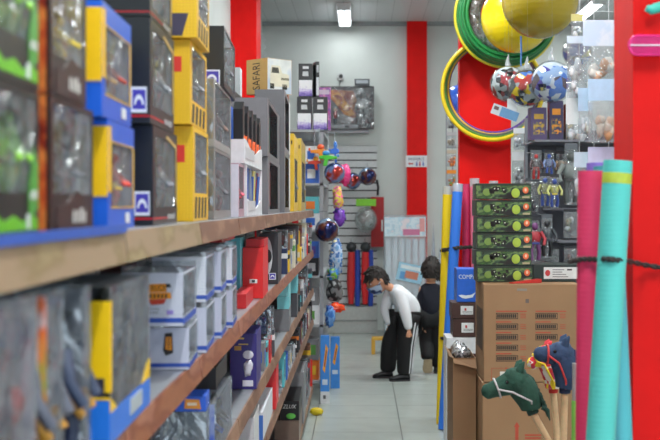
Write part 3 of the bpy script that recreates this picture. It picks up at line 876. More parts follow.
# ------------------------------------------------------------------ random stock, one thing per box
NAMES = {'grey': (128, 128, 132), 'dark grey': (70, 70, 76), 'black': (28, 28, 32), 'white': (225, 225, 228), 'red': (200, 40, 40), 'yellow': (235, 190, 50), 'blue': (50, 100, 190), 'teal': (90, 180, 190),
         'orange': (228, 120, 40), 'green': (90, 150, 70), 'violet': (84, 64, 150), 'brown': (120, 80, 58), 'silver': (170, 174, 180), 'cream': (220, 210, 185), 'maroon': (110, 36, 44), 'navy': (34, 46, 84)}
MAIN = ['grey'] * 6 + ['silver'] * 4 + ['dark grey'] * 5 + ['black'] * 4 + ['white'] * 4 + ['brown', 'cream', 'red', 'yellow', 'blue', 'teal', 'orange', 'navy', 'maroon']
ACC = ['red', 'yellow', 'blue', 'white', 'orange', 'green', 'violet', 'teal', 'cream', 'maroon', 'black']
USED = set()
def stock(seed, shelf, z, d0, d1, maxh, ctx, X0=XS, lmin=.13, lmax=.28, hmin=.08, hmax=.16, group=None):
    r = random.Random(seed)
    d = d0
    while d < d1 - lmin:
        L = min(r.uniform(lmin, lmax), d1 - d - .01)
        zz = z; n = 0
        lim = maxh * r.uniform(.86, 1.0)
        while True:
            H = r.uniform(hmin, hmax)
            if zz + H > z + lim:
                break
            for _ in range(60):
                a = r.choice(MAIN); b = r.choice([q for q in ACC if q != a]); kind = r.randrange(4)
                noun = ['carton', 'window box', 'clear pack', 'carton'][kind]
                feat = ['label', 'toy', 'toy', 'stripe'][kind]
                key = (a, b, kind, shelf)
                if key not in USED:
                    break
            USED.add(key)
            lab = '%s %s with %s %s on the %s shelf%s' % (a, noun, b, feat, shelf, ctx(d))
            W = r.uniform(.1, .16)
            x = X0 + r.uniform(0, .012); th = PI / 2 + math.radians(r.uniform(1.0, 4.0))
            nm = ['carton', 'toy_box', 'blister_pack', 'carton'][kind]
            t = thing(nm, lab, {'carton': 'carton', 'toy_box': 'toy box', 'blister_pack': 'blister pack'}[nm], (-x, d, zz), th, group)
            ca, cb = NAMES[a], NAMES[b]
            l = L - .02
            if kind in (0, 3):
                MB().box((0, 0, 0), (l, W, H), mat(ca, .4)).build('box_body', t)
                k = MB()
                if kind == 0:
                    k.box((l * .2, -.001, H * .25), (l * .75, 0, H * .7), mat(cb, .4)); k.box((-.001, .01, H * .3), (0, W * .6, H * .7), mat(cb, .4)); k.build('label_panel', t)
                else:
                    k.box((-.001, -.001, H * .62), (l, W, H * .82), mat(cb, .4)); k.build('stripe_band', t)
            elif kind == 1:
                w = (l * .14, l * .92, H * .16, H * .88)
                open_carton(l, W, H, mat(ca, .4), w, inner=greyin).build('carton', t)
                MB().box((w[0], .001, w[2]), (w[1], .0018, w[3]), PANE).build('window', t)
                tb = MB(); toy_car(tb, w[0] + .01, w[1] - .01, .03, W * .7, w[2] + .001, [cb, (60, 60, 64)], (w[3] - w[2]) * .8); tb.build('toy', t)
            else:
                MB().box((.003, W * .8, 0), (l - .003, W * .8 + .004, H), mat(ca, .4)).build('backing_card', t)
                s_ = MB(); s_.box((0, 0, 0), (.0015, W * .79, H), PANE2).box((l - .0015, 0, 0), (l, W * .79, H), PANE2).box((.0015, 0, 0), (l - .0015, .0015, H), PANE2).box((.0015, .0015, H - .0015), (l - .0015, W * .79, H), PANE2)
                s_.build('clear_cover', t)
                tb = MB(); toy_car(tb, .02, l - .02, .02, W * .6, .002, [cb, (200, 200, 204)], H * .7); tb.build('toy', t)
            zz += H + .002; n += 1
        d += L
far2 = lambda d: ' past the black crest box' if d < 7.4 else ' near the far post'
stock(21, 'second', Z2, 6.0, 9.25, .262, far2, group='boxed toys on the second shelf')
# ---- back row on the second shelf, glimpsed over the front packs
for i, (d, L, H, c, c2, lab) in enumerate([(1.75, .16, .17, (150, 84, 50), (60, 36, 30), 'brown box lying at the back of the second shelf behind the clear packs'), (2.15, .2, .20, (216, 216, 220), (190, 190, 196), 'plain white carton at the back of the second shelf'),
        (2.75, .17, .20, (226, 224, 226), (196, 60, 50), 'white carton with red print at the back of the second shelf'), (3.2, .2, .19, (120, 40, 44), (220, 220, 220), 'dark red carton at the back of the second shelf')]):
    t = thing('carton', lab, 'carton', (-.66, d, Z2), PI / 2)
    MB().box((0, 0, 0), (L, .14, H), mat(c, .45)).build('box_body', t)
    k = MB(); k.box((-.001, .02, H * .3), (0, .12, H * .75), mat(c2, .45)); k.build('print_panel', t)
# ---- third shelf
Z3 = SH[2][1]
plain('black flat box on the third shelf just under the brown price rail', 216, 227, Z3 + .152, .06, .16, (40, 36, 38), X0=.40)
t = blister('clear pack with grey toy on the third shelf, below the white truck boxes', 216, 232, Z3, .15, (170, 174, 184), fig([(60, 62, 70), (110, 112, 120), (40, 80, 170)], .8, 21), W=.17, edge=[(200, 205, 215), (60, 90, 190), (190, 195, 205)])
blister('clear pack with dark toy car low on the third shelf under the blue toy pack', 206, 209.5, Z3, .162, (150, 152, 160), car([(70, 72, 80), (40, 40, 44)]), W=.11, dX=.006)
plain('blue toy pack with orange logo on the third shelf, at the lower picture edge', 206, 209.4, Z3 + .164, .036, .075, (40, 90, 200), dX=.006, extra={'logo': lambda k, L, W, H: (k.prism([(.012, H * .15), (.052, H * .2), (.05, H * .85), (.016, H * .8)], -.0018, -.001, mat((240, 150, 50), .4), 'yz'), k.box((-.0024, .022, H * .4), (-.0018, .045, H * .6), mat((250, 220, 190), .4)))})
violet_art = art([(58, 44, 128), (66, 52, 140), (60, 48, 132), (220, 220, 236)], 14, .35)
plain('violet box with white printed art and gold top edge on the third shelf', 256.5, 261, Z3, .20, .095, (60, 46, 130), m=mat((58, 46, 128), .35), extra={
    'gold_print': lambda k, L, W, H: (k.box((-.0014, .045, H * .9), (0, .085, H * .93), mat((220, 190, 90), .3)), k.box((-.0014, .03, H * .8), (0, .065, H * .82), mat((220, 190, 90), .3)), k.box((-.0014, .055, H * .7), (0, .08, H * .78), mat((196, 150, 70), .3))),
    'white_art': lambda k, L, W, H: (k.ball((-.001, .03, H * .62), (.001, .02, .016), mat((226, 226, 238), .4), 12, 6), k.ball((-.001, .03, H * .38), (.001, .017, .026), mat((226, 226, 238), .4), 12, 6, wob=.6), k.box((-.0014, .012, H * .05), (0, .05, H * .16), mat((226, 226, 238), .4)))})
stock(30, 'third', Z3, 3.56, 4.12, .24, lambda d: ' before the violet box', X0=.462, lmin=.12, lmax=.2, group='boxed toys on the third shelf')
stock(31, 'third', Z3, 4.60, 5.22, .25, lambda d: ' beyond the violet box', lmin=.12, lmax=.22, group='boxed toys on the third shelf')
stock(33, 'third', Z3, 5.25, 6.0, .24, lambda d: ' before the teal cartons', X0=.445, lmin=.12, lmax=.2, group='boxed toys on the third shelf')
plain('grey carton carrying the two small teal cartons', 289, 291, Z3, .115, .12, (120, 120, 124))
plain('small teal carton on the third shelf, lower of the stacked two', 289, 290.8, Z3 + .117, .066, .062, (120, 200, 208))
plain('small teal carton on the third shelf, upper of the stacked two', 289, 290.8, Z3 + .185, .066, .062, (130, 206, 212))
plain('dark grey carton carrying the single teal carton', 297, 298.2, Z3, .14, .1, (70, 70, 76))
plain('single teal carton right behind the stacked two', 297, 298.2, Z3 + .142, .108, .042, (110, 190, 200))
stock(32, 'third', Z3, 7.18, 9.25, .25, lambda d: ' behind the teal cartons', group='boxed toys on the third shelf')
# ---- fourth shelf
Z4 = SH[3][1]
plain('white carton with grey flap on the fourth shelf, lowest left of the picture', 254, 259, Z4, .16, .12, (216, 216, 218))
plain('slim red box upright on the fourth shelf', 276, 278.5, Z4, .185, .05, (215, 40, 44))
plain('white and blue carton on the fourth shelf, before the slim red box', 263, 272.5, Z4, .11, .14, (210, 214, 222), extra={'blue_side': lambda k, L, W, H: k.box((-.001, .0, 0), (0, W * .55, H * .9), mat((60, 110, 190), .4))})
stock(41, 'fourth', Z4, 5.55, 9.25, .19, lambda d: ' past the slim red box' if d < 7 else ' far along', lmin=.13, group='boxed toys on the fourth shelf')
# ---- bottom shelf
Z5 = SH[4][1]
plain('brown parcel under the black lettered box on the bottom shelf', 299, 302, Z5, .128, .15, (120, 100, 88))
t = plain('black box with white lettering LUX near the floor', 299, 302, Z5 + .13, .118, .115, (24, 24, 26), extra={'lettering': lambda k, L, W, H: text_into(k, 'ZLUX', mat((235, 235, 235), .4), (-.0015, .10, H * .62), (0, -1, 0), (0, 0, 1), width=.085, height=H * .2, shear=.3),
     'green_emblem': lambda k, L, W, H: k.ball((-.001, .05, H * .22), (.001, .03, .018), mat((100, 190, 80), .4), 12, 6)})
stock(51, 'bottom', Z5, 8.35, 9.15, .42, lambda d: ' near the red upright box', lmin=.2, lmax=.3, hmin=.12, hmax=.2, group='boxed toys on the bottom shelf')
plain('low orange red carton on the bottom shelf before the black lettered box', 284, 292, Z5, .10, .14, (170, 70, 40))
plain('clear topped grey carton on the bottom shelf past the black lettered box', 303.6, 306, Z5, .34, .12, (130, 130, 134))
stock(52, 'bottom', Z5, 4.5, 5.5, .36, lambda d: ' nearest the camera', lmin=.2, lmax=.35, hmin=.12, hmax=.18, group='boxed toys on the bottom shelf')

# ------------------------------------------------------------------ end stand with goods facing the camera
t = thing('display_stand', 'grey steel end stand at the far end of the long shelves', 'shelf', (-.575, 10.2, 0))
for sx in (-.272, .245):
    for sy in (-.78, .75):
        MB().box((sx, sy, 0), (sx + .03, sy + .03, 2.21), steel).build('upright', t)
for z in (.16, .62, 1.02, 1.40, 1.78, 2.22):
    MB().box((-.272, -.78, z - .02), (.275, .78, z - .0012), mat((168, 172, 176), .4)).build('shelf_board', t)
MB().box((-.275, .70, .0), (.275, .715, 2.2), mat((170, 174, 176), .5)).build('back_panel', t)
r = random.Random(88)
rows = [(.16, .40), (.62, .36), (1.02, .34), (1.40, .34), (1.78, .38)]
kinds = [('orange', 'yellow'), ('yellow', 'orange'), ('white', 'green'), ('black', 'white'), ('white', 'blue'), ('cream', 'red'), ('blue', 'white'), ('grey', 'yellow'), ('white', 'violet'), ('blue', 'yellow'), ('grey', 'blue'), ('white', 'navy')]
ki = 0
for (z, hh) in rows:
    xe = -.332
    while xe > -.70:
        w = r.uniform(.10, .15)
        x = xe - w
        a, b = (kinds[ki % len(kinds)] if x > -.6 else ('grey', 'white')); 
        if x > -.6: ki += 1
        zz = z
        for q in range(2):
            H = hh * r.uniform(.38, .47)
            for _ in range(60):
                key = (a, b, 'stand', z)
                if key not in USED: break
                a = r.choice(MAIN); b = r.choice([v for v in ACC if v != a])
            USED.add(key)
            pos = {.16: 'lowest', .62: 'low', 1.02: 'middle', 1.40: 'upper', 1.78: 'highest'}[z]
            c = thing('carton', '%s carton with %s square label on the %s board of the end stand' % (a, b, pos), 'carton', (x, 9.46 + r.uniform(0, .03), zz), 0, 'cartons on the end stand')
            MB().box((0, 0, 0), (w - .008, .2, H), mat(NAMES[a], .4)).build('box_body', c)
            MB().box((w * .2, -.001, H * .25), (w * .72, 0, H * .72), mat(NAMES[b], .4)).build('label_panel', c)
            zz += H + .002
        xe -= w + .004
# doll boxes on the top board
dollgrad = None
def doll_box(label, x0, x1, y0, y1, d, turn=0.0):
    a = P(x0, y1, d); w = (x1 - x0) / F * d; h = (y1 - y0) / F * d
    t = thing('doll_box', label, 'toy box', (a.x, d, a.z), turn, 'black and white doll boxes')
    MB().box((0, 0, 0), (w, .11, h), mat((44, 44, 48), .35)).build('carton', t)
    m, nt, b = newmat('fading_print')
    tc = nt.nodes.new('ShaderNodeTexCoord'); sp = nt.nodes.new('ShaderNodeSeparateXYZ'); nt.links.new(tc.outputs['Object'], sp.inputs[0])
    n = nt.nodes.new('ShaderNodeTexNoise'); n.inputs['Scale'].default_value = 55; nt.links.new(tc.outputs['Object'], n.inputs['Vector'])
    ad = nt.nodes.new('ShaderNodeMath'); ad.operation = 'MULTIPLY_ADD'; ad.inputs[1].default_value = .09; nt.links.new(n.outputs['Fac'], ad.inputs[0]); nt.links.new(sp.outputs['Z'], ad.inputs[2])
    rr = ramp(nt, [(0.05, lin((90, 70, 160))), (.085, lin((170, 150, 215))), (.12, lin((240, 240, 245)))]); nt.links.new(ad.outputs[0], rr.inputs['Fac'])
    nt.links.new(rr.outputs['Color'], b.inputs['Base Color'])
    MB().box((.004, -.001, .004), (w - .004, 0, h * .5), m).build('printed_front', t)
    k = MB(); k.box((w * .3, -.0012, h * .84), (w * .72, 0, h * .92), mat((225, 225, 228), .4)); k.prism([(w * .28, h * .62), (w * .72, h * .62), (w * .68, h * .76), (w * .3, h * .76)], -.0012, 0, mat((200, 202, 206), .4)); k.build('labels', t)
zt = 2.22
def onpx(z, d): return VY - (z - EYE) / d * F
d_ = 9.5
yb = onpx(zt + .001, d_)
doll_box('black doll box with white lower front, left one of the bottom pair', 297, 311.5, yb - 33, yb, d_)
doll_box('black doll box with white lower front, right one of the bottom pair', 313, 327.5, yb - 33, yb, d_)
yb2 = yb - 33.3
doll_box('black doll box standing alone on top of the bottom pair', 298.5, 312.5, yb2 - 33, yb2, d_, .02)
t = thing('carton', 'slim upright black and white carton beside the topmost doll box', 'carton', P(316, yb2, d_), .3)
MB().box((0, 0, 0), (.028, .1, .29), mat((50, 52, 58), .35)).build('box_body', t)
MB().box((.003, -.001, .01), (.025, 0, .16), mat((220, 224, 230), .4)).build('printed_front', t)
MB().box((.005, -.001, .2), (.023, 0, .26), mat((190, 194, 200), .4)).build('label_panel', t)
t = thing('carton', 'pink and violet carton glimpsed between the upper doll boxes and orange display', 'carton', P(314, yb, 9.75), 0)
MB().box((0, 0, 0), (.14, .1, .36), art([(205, 100, 170), (150, 90, 180), (230, 150, 200)], 30, .4)).build('box_body', t)
MB().box((.01, -.001, .3), (.13, 0, .34), mat((225, 205, 225), .4)).build('label_panel', t)
# tall boxes on the floor at the stand's foot
def tall_box(label, x0, x1, y0, y1, d, foot):
    a = P(x0, y1, d); w = (x1 - x0) / F * d; h = EYE - (y0 - VY) / F * d
    t = thing('toy_box', label, 'toy box', (a.x, d, 0), 0, 'tall blue boxes on the floor')
    MB().box((0, 0, foot), (w, .07, h), mat((62, 140, 225), .35)).build('carton', t)
    if foot:
        MB().box((0, 0, 0), (w, .07, foot), mat((215, 218, 222), .4)).box((w * .3, -.001, foot * .4), (w * .6, 0, foot * .7), mat((90, 90, 94), .4)).build('white_foot', t)
    k = MB()
    k.prism([(w * .25, h * .5), (w * .5, h * .46), (w * .85, h * .82), (w * .6, h * .88)], -.001, 0, mat((240, 170, 50), .4))
    k.prism([(w * .4, h * .56), (w * .5, h * .54), (w * .72, h * .78), (w * .62, h * .8)], -.0016, -.001, mat((150, 60, 50), .4))
    k.box((w * .2, -.001, h * .28), (w * .8, 0, h * .36), mat((200, 220, 240), .4))
    k.build('picture', t)
tall_box('tall blue box with orange picture and white foot, left of the pair on the floor', 320.5, 329.3, 336, 399, 9.25, .10)
tall_box('tall blue box with orange picture, right of the pair on the floor', 330.4, 339.6, 337, 388, 10.03, 0)
t = tag(MB().box((0, 0, 0), (.05, .05, .21), mat((225, 50, 40), .4)).build('carton'), 'upright red box at the end of the bottom shelf beside the tall blue boxes', 'carton'); t.location = (-.432, 9.19, Z5 + .001)
MBt = MB().ball((0, 0, .03), (.05, .03, .03), mat((235, 205, 40), .4), 12, 8, wob=.5)
t = tag(MBt.build('toy_fish'), 'small yellow toy lying on the floor by the shelf base', 'toy'); t.location = (-.33, 8.75, 0)
# ------------------------------------------------------------------ right side: cardboard boxes
kraft = mat((156, 120, 86), .7, .06, 6, name='kraft_board')
kraft2 = mat((140, 106, 74), .7, .06, 6, name='kraft_board_dull')
ink = mat((48, 42, 38), .6); redink = mat((186, 74, 52), .6)
def front_rect(b, x0, x1, z0, z1, m, y, k=.0008):
    b.add([(x0, y - k, z0), (x1, y - k, z0), (x1, y - k, z1), (x0, y - k, z1)], [(0, 1, 2, 3)], m)
D1 = 5.75
a = P(483.5, 382, D1); e = P(580, 284, D1)
t = thing('cardboard_box', 'large cardboard box printed with black tables, under the green boxes', 'cardboard box', (a.x, D1, a.z))
W_, H_ = e.x - a.x, e.z - a.z
MB().box((0, 0, 0), (W_, .40, H_), kraft).build('box_body', t, bevel=.004)
rd = MB()
def lx(px): return (px - 483.5) / F * D1
def lz(py): return (382 - py) / F * D1
for col, rowsn in ((496, 5), (535.5, 3)):
    k = MB(); rd = MB()
    for i in range(rowsn):
        y = 316 + i * 10.6
        x0, x1 = lx(col), lx(col + 22)
        z1, z0 = lz(y - 3), lz(y + 3)
        for q in ((x0, x1, z1 - .003, z1), (x0, x1, z0, z0 + .003), (x0, x0 + .003, z0, z1), (x1 - .003, x1, z0, z1)):
            front_rect(k, *q, ink, 0)
        for j in range(10):
            xa = x0 + .006 + (x1 - x0 - .012) * j / 10
            front_rect(k, xa, xa + .0075, z0 + .006, z1 - .006, ink, 0)
        front_rect(rd, x0, x0 + (x1 - x0) * (1.4 if i == 0 else .7), z1 + .006, z1 + .011, redink, 0)
        for zz in (.2, .5, .8):
            front_rect(rd, x1 + .012, x1 + .04, z0 + (z1 - z0) * zz - .0015, z0 + (z1 - z0) * zz + .0015, redink, 0)
    k.build('table_print', t); rd.build('red_lettering', t)
rd = MB()
x0, x1, z0, z1 = lx(491.5), lx(532), lz(381), lz(368)
for q in ((x0, x1, z1 - .002, z1), (x0, x0 + .002, z0, z1)):
    front_rect(rd, *q, redink, 0)
front_rect(rd, x0 + .07, x0 + .075, z1 - .006, z1 + .004, redink, 0)
rd.build('red_outline', t)
s = MB()
for i in range(5):
    s.add([(-.001, .05 + .06 * i, .15), (-.001, .09 + .06 * i, .15), (-.001, .09 + .06 * i, .36), (-.001, .05 + .06 * i, .36)], [(0, 1, 2, 3)], ink)
s.build('side_print', t)
tp = MB(); front_rect(tp, lx(517), lx(527), lz(291), lz(288.5), mat((150, 140, 126), .25), 0); tp.build('tape_end', t)
tp = MB(); front_rect(tp, lx(525.5), lx(529), lz(303), lz(299), mat((110, 96, 90), .5), 0); tp.build('grey_spot', t)
tp = MB(); front_rect(tp, lx(500), lx(511), lz(376.5), lz(371.5), mat((220, 216, 208), .5), 0)
tp.build('sticker', t)
# lower carton
t = thing('cardboard_box', 'large brown cardboard box at the bottom of the pile with a red arrow mark', 'cardboard box', (a.x - .005, D1 + .005, 0))
H2_ = a.z - .003
MB().box((0, 0, 0), (W_ + .01, .41, H2_), kraft).build('box_body', t, bevel=.004)
rd = MB()
def lz2(py): return EYE - (py - VY) / F * D1
x0 = lx(518)
rd.prism([(x0 - .008, lz2(440)), (x0 + .008, lz2(440)), (x0 + .008, lz2(427)), (x0 + .014, lz2(427)), (x0, lz2(422)), (x0 - .014, lz2(427)), (x0 - .008, lz2(427))], -.001, 0, redink)
for i in range(3):
    front_rect(rd, lx(526), lx(546 - 4 * i), lz2(436 + 3 * i), lz2(434.5 + 3 * i), redink, 0)
rd.build('red_arrow', t)
# narrow open carton
a2 = P(453, 358, 6.0); e2 = P(480, 358, 6.0)
t = thing('cardboard_box', 'narrow open brown carton with silver bags, left of the large cardboard pile', 'cardboard box', (a2.x, 6.0, 0))
w_, h_ = min(e2.x, a.x - .012) - a2.x, a2.z
b = MB()
b.box((0, 0, 0), (w_, .004, h_), kraft2).box((0, .4, 0), (w_, .404, h_), kraft2).box((0, .004, 0), (.004, .4, h_), kraft2).box((w_ - .004, .004, 0), (w_, .4, h_), kraft2).box((.004, .004, h_ * .5), (w_ - .004, .4, h_ * .52), kraft2)
b.build('box_body', t)
MB().add([(0, .005, h_), (w_ - .004, .005, h_), (w_ + .0, -.04, h_ - .05), (0.0, -.04, h_ - .02)], [(0, 1, 2, 3)], kraft2).add([(0, .0, h_), (0, .4, h_), (-.02, .4, h_ + .03), (-.02, 0, h_ + .01)], [(0, 1, 2, 3)], kraft2).build('flap', t)
foil = art([(170, 172, 176), (215, 216, 220), (110, 112, 116), (190, 190, 192)], 18, .22, metal=.5)
for i in range(3):
    q = tag(MB().ball((0, 0, 0), (.044, .045, .04), foil, 16, 10, wob=.4, seed=i * 3 + 1).build('foil_bag'), ['crumpled silver bag at the front of the narrow open carton', 'crumpled silver bag in the middle of the narrow open carton', 'crumpled silver bag at the back of the narrow open carton'][i], 'bag', 'silver bags in the open carton')
    q.location = (a2.x + w_ * .5 + (.0, -.005, .0)[i], 6.1 + .12 * i, h_ + .005)
    MB().box((-.035, .0, -.38), (.035, .01, -.03), foil).build('bag_tail', q)

# stack of six green boxes
gart = art([(20, 36, 26), (34, 66, 42), (70, 110, 50), (36, 66, 46), (110, 140, 80), (60, 90, 66), (26, 44, 34), (18, 30, 24)], 11, .28, stretch=(.8, 1, 1.4), detail=5, soft=True)
D2 = 5.87
greens = ['topmost', 'second from the top', 'third from the top', 'fourth from the top', 'fifth from the top', 'lowest']
ztop = EYE - (183 - VY) / F * D2
zb = a.z + H_ + .002
hg = (ztop - zb) / 6 - .002
for i in range(6):
    jx = [0, .004, .006, .008, .002, .008][i]
    x0 = P(475.5, 0, D2).x + jx; wg = P(531, 0, D2).x - P(475.5, 0, D2).x
    z = zb + (5 - i) * (hg + .002)
    t = thing('game_box', 'green printed box with orange badge, %s in the stack of six' % greens[i], 'toy box', (x0, D2 + [.0, .004, .0, .006, .003, .0][i], z), [-.02, .01, -.01, .015, 0, -.01][i], 'stack of green boxes on the cardboard box')
    MB().box((0, 0, 0), (wg, .2, hg), mat((34, 52, 40), .35)).build('carton', t, bevel=.0015)
    MB().box((.003, -.001, hg * .06), (wg - .003, 0, hg * .86), gart).build('front_art', t)
    m = MB(); r = random.Random(i % 2)
    cx = wg * .4
    for q in range(9):
        x = cx + r.uniform(-.042, .036); zz = hg * r.uniform(.14, .62)
        m.prism([(x, zz), (x + r.uniform(.01, .02), zz + hg * .02), (x + r.uniform(.008, .02), zz + hg * r.uniform(.18, .26)), (x - .004, zz + hg * .2)], -.0018, -.001, mat((16, 20, 18), .4))
        if q % 3 == 0:
            m.prism([(x + .004, zz + hg * .06), (x + .009, zz + hg * .06), (x + .01, zz + hg * .14), (x + .003, zz + hg * .13)], -.0024, -.0018, mat((210, 220, 200), .4))
    m.build('black_motif', t)
    m = MB()
    m.add([(wg * .9 + .015 * math.cos(2 * PI * j / 16), -.0018, hg * .58 + .017 * math.sin(2 * PI * j / 16)) for j in range(16)], [tuple(range(16))], mat((235, 110, 60), .4))
    m.add([(wg * .9 + .006 * math.cos(2 * PI * j / 12), -.0024, hg * .6 + .009 * math.sin(2 * PI * j / 12)) for j in range(12)], [tuple(range(12))], mat((245, 200, 170), .4))
    m.build('orange_badge', t)
    MB().ball((wg * .72, -.001, hg * .4), (.022, .0012, hg * .3), mat((170, 196, 70), .4), 14, 8).build('glow_print', t)
    MB().ball((wg * .2, -.001, hg * .45), (.02, .0012, hg * .22), mat((120, 150, 70), .4), 14, 8).build('glow_print', t)
    MB().box((wg * .84, -.0016, hg * .08), (wg * .97, -.001, hg * .2), mat((180, 166, 130), .4)).build('small_label', t)
    MB().box((0, .0, hg * .9), (wg, .001, hg), mat((20, 24, 22), .4)).build('lid_edge', t) if False else None
# red card strip lying on the box and dark tray
zt_ = a.z + H_ + .001
t = tag(MB().add([(0, 0, 0), (.15, .06, .0), (.17, .045, .0), (.02, -.02, .0), (0, 0, .006), (.15, .06, .02), (.17, .045, .02), (.02, -.02, .006)], [(3, 2, 1, 0), (4, 5, 6, 7), (0, 1, 5, 4), (1, 2, 6, 5), (2, 3, 7, 6), (3, 0, 4, 7)], mat((196, 50, 44), .45)).build('card_strip'), 'red card strip lying at the foot of the green box stack', 'card strip')
t.location = (P(510, 0, D1).x, D1 + .03, zt_)
xa, xb = P(533, 0, 5.9).x, P(583, 0, 5.9).x
t = thing('carton', 'dark green flat box with white label, lying beside the green box stack', 'carton', (xa, 5.9, zt_))
MB().box((0, 0, 0), (xb - xa, .22, .088), mat((32, 46, 42), .4)).build('box_body', t, bevel=.002)
k = MB(); front_rect(k, .055, xb - xa - .02, .015, .075, mat((225, 226, 226), .45), 0)
k.add([(.075 + .013 * math.cos(2 * PI * j / 16), -.0016, .045 + .016 * math.sin(2 * PI * j / 16)) for j in range(16)], [tuple(range(16))], mat((205, 60, 60), .4))
for i in range(4):
    front_rect(k, .1, .1 + [.06, .05, .07, .08][i], .06 - .012 * i, .064 - .012 * i, mat((120, 120, 124), .5), -.0004, .0016)
front_rect(k, .175, .2, .058, .066, mat((60, 60, 64), .5), -.0004, .0016)
k.build('label', t)

# ---- blue carton and the boxes below it, further back
D3 = 7.3
def fbox(name, label, cat, x0, x1, y0, y1, d, dep, m, group=None, zlo=None):
    A = P(x0, y1, d); B = P(x1, y0, d)
    z = A.z if zlo is None else zlo
    t = thing(name, label, cat, (A.x, d, z), 0, group)
    MB().box((0, 0, 0), (B.x - A.x, dep, B.z - z), m).build('box_body', t, bevel=.002)
    return t, B.x - A.x, B.z - z
t, w_, h_ = fbox('carton', 'blue carton with white lettering between the foam noodles and the cardboard', 'carton', 457, 500, 269, 302, D3, .22, mat((40, 100, 205), .4))
k = MB(); text_into(k, 'COMPANY', mat((225, 232, 240), .4), (w_ * .04, -.001, h_ * .70), (1, 0, 0), (0, 0, 1), width=w_ * .56, height=h_ * .13); k.build('lettering', t)
k = MB(); k.prism([(w_ * .03, h_ * .2), (w_ * .12, h_ * .12), (w_ * .2, h_ * .1), (w_ * .36, h_ * .14), (w_ * .44, h_ * .3), (w_ * .34, h_ * .22), (w_ * .2, h_ * .2), (w_ * .1, h_ * .22)], -.0012, 0, mat((225, 232, 240), .4)); k.build('white_swoosh', t)
brw = mat((70, 44, 40), .45)
zs = []
for i, (y0, y1, lab) in enumerate([(302.8, 318.5, 'brown box with white label right under the blue carton'), (319.2, 337, 'brown box with white label, second under the blue carton')]):
    t, w_, h_ = fbox('carton', lab, 'carton', 452 + i, 500, y0, y1, D3 - .01, .24, brw)
    k = MB(); front_rect(k, w_ * .18, w_ * .44, h_ * .25, h_ * .8, mat((225, 225, 225), .45), 0); front_rect(k, w_ * .26, w_ * .3, h_ * .5, h_ * .66, mat((190, 50, 50), .45), 0, .0014)
    for j in range(2):
        front_rect(k, w_ * .22, w_ * .42, h_ * (.34 + .08 * j), h_ * (.37 + .08 * j), mat((110, 110, 110), .45), 0, .0014)
    k.build('label', t)
for i, (y0, y1, lab) in enumerate([(337.8, 377, 'white box with red and dark picture beside the narrow open carton'), (377.8, 430, 'white box with red and dark picture standing on the floor behind the carton')]):
    t, w_, h_ = fbox('carton', lab, 'carton', 446.5, 500, y0, y1, D3 - .02, .26, mat((222, 222, 226), .45), zlo=0 if i == 1 else None)
    k = MB(); front_rect(k, w_ * .12, w_ * .55, h_ * .06, h_ * .6, mat((70, 34, 38), .45), 0); k.ball((w_ * .3, -.001, h_ * .3), (.03, .001, .05), mat((190, 50, 60), .45), 12, 6)
    front_rect(k, w_ * .15, w_ * .3, h_ * .68, h_ * .86, mat((150, 150, 170), .45), 0); k.build('picture', t)

# ------------------------------------------------------------------ foam noodles
def noodle(label, top, bot, d0, d1, r, col, z_end=0.004, band=None, cap=None, group=None, rings=True):
    """top, bot: px columns with rows; the foam runs on straight to the floor"""
    A = P(top[0], top[1], d0); B = P(bot[0], bot[1], d1)
    dirn = (B - A); k = (z_end - A.z) / dirn.z
    B = A + dirn * k
    t = thing('foam_noodle', label, 'foam noodle', B, 0, group)
    A -= B
    n = 60
    m, nt, bb = newmat('foam_%d_%d_%d' % tuple(col))
    bb.inputs['Base Color'].default_value = lin(col); bb.inputs['Roughness'].default_value = .62
    vec = coords(nt)
    wv = nt.nodes.new('ShaderNodeTexWave'); wv.bands_direction = 'Z'; wv.inputs['Scale'].default_value = 28; wv.inputs['Distortion'].default_value = .6
    nt.links.new(vec, wv.inputs['Vector'])
    bp = nt.nodes.new('ShaderNodeBump'); bp.inputs['Strength'].default_value = .10; bp.inputs['Distance'].default_value = .004
    nt.links.new(wv.outputs['Fac'], bp.inputs['Height']); nt.links.new(bp.outputs['Normal'], bb.inputs['Normal'])
    b = MB()
    ax = A.normalized(); L = A.length
    b.tube([ax * (L * i / 24) for i in range(25)], r, m, 28, caps=False)
    # ring shaped ends with the hole of the tube
    for e_ in (0, L):
        o = ax * e_
        u = ax.orthogonal().normalized(); v = ax.cross(u)
        vs = [o + (u * math.cos(2 * PI * i / 28) + v * math.sin(2 * PI * i / 28)) * q for q in (r, r * .3) for i in range(28)]
        b.add(vs, [(i, (i + 1) % 28, 28 + (i + 1) % 28, 28 + i) for i in range(28)], m)
    b.tube([ax * (L - .3), ax * L], r * .3, mat(tuple(int(c * .8) for c in col), .7), 14, caps=False)
    b.build('foam_tube', t)
    if band:
        c, l0, l1 = band
        MB().tube([ax * (L - l0), ax * (L - l1)], r * 1.012, mat(c, .45, .1, 60), 28, caps=False).build('label_band', t)
    if cap:
        MB().tube([ax * (L - .055), ax * (L + .004)], r * 1.02, clear(.3, .5, bmp=.3), 20, caps=False).build('wrap_end', t)
    return t
g = 'foam noodles tied to the near red column'
noodle('thick pink foam noodle tied before the near red column', (592.5, 171), (590, 440), 2.68, 2.68, .0335, (240, 62, 108), group=g)
noodle('turquoise foam noodle with yellow label band, nearest the red column', (618, 161), (600.5, 440), 2.60, 2.58, .0325, (92, 205, 196), group=g, band=((190, 205, 70), .028, .052))
noodle('blue green foam noodle behind the turquoise one', (607, 166), (619, 440), 2.75, 2.74, .032, (88, 190, 200), group=g, band=((205, 195, 70), .022, .04))
noodle('violet foam noodle, only its top showing behind the pink one', (597, 163), (603, 440), 2.835, 2.82, .026, (150, 120, 215), group=g)
g = 'foam noodles standing before the far red column'
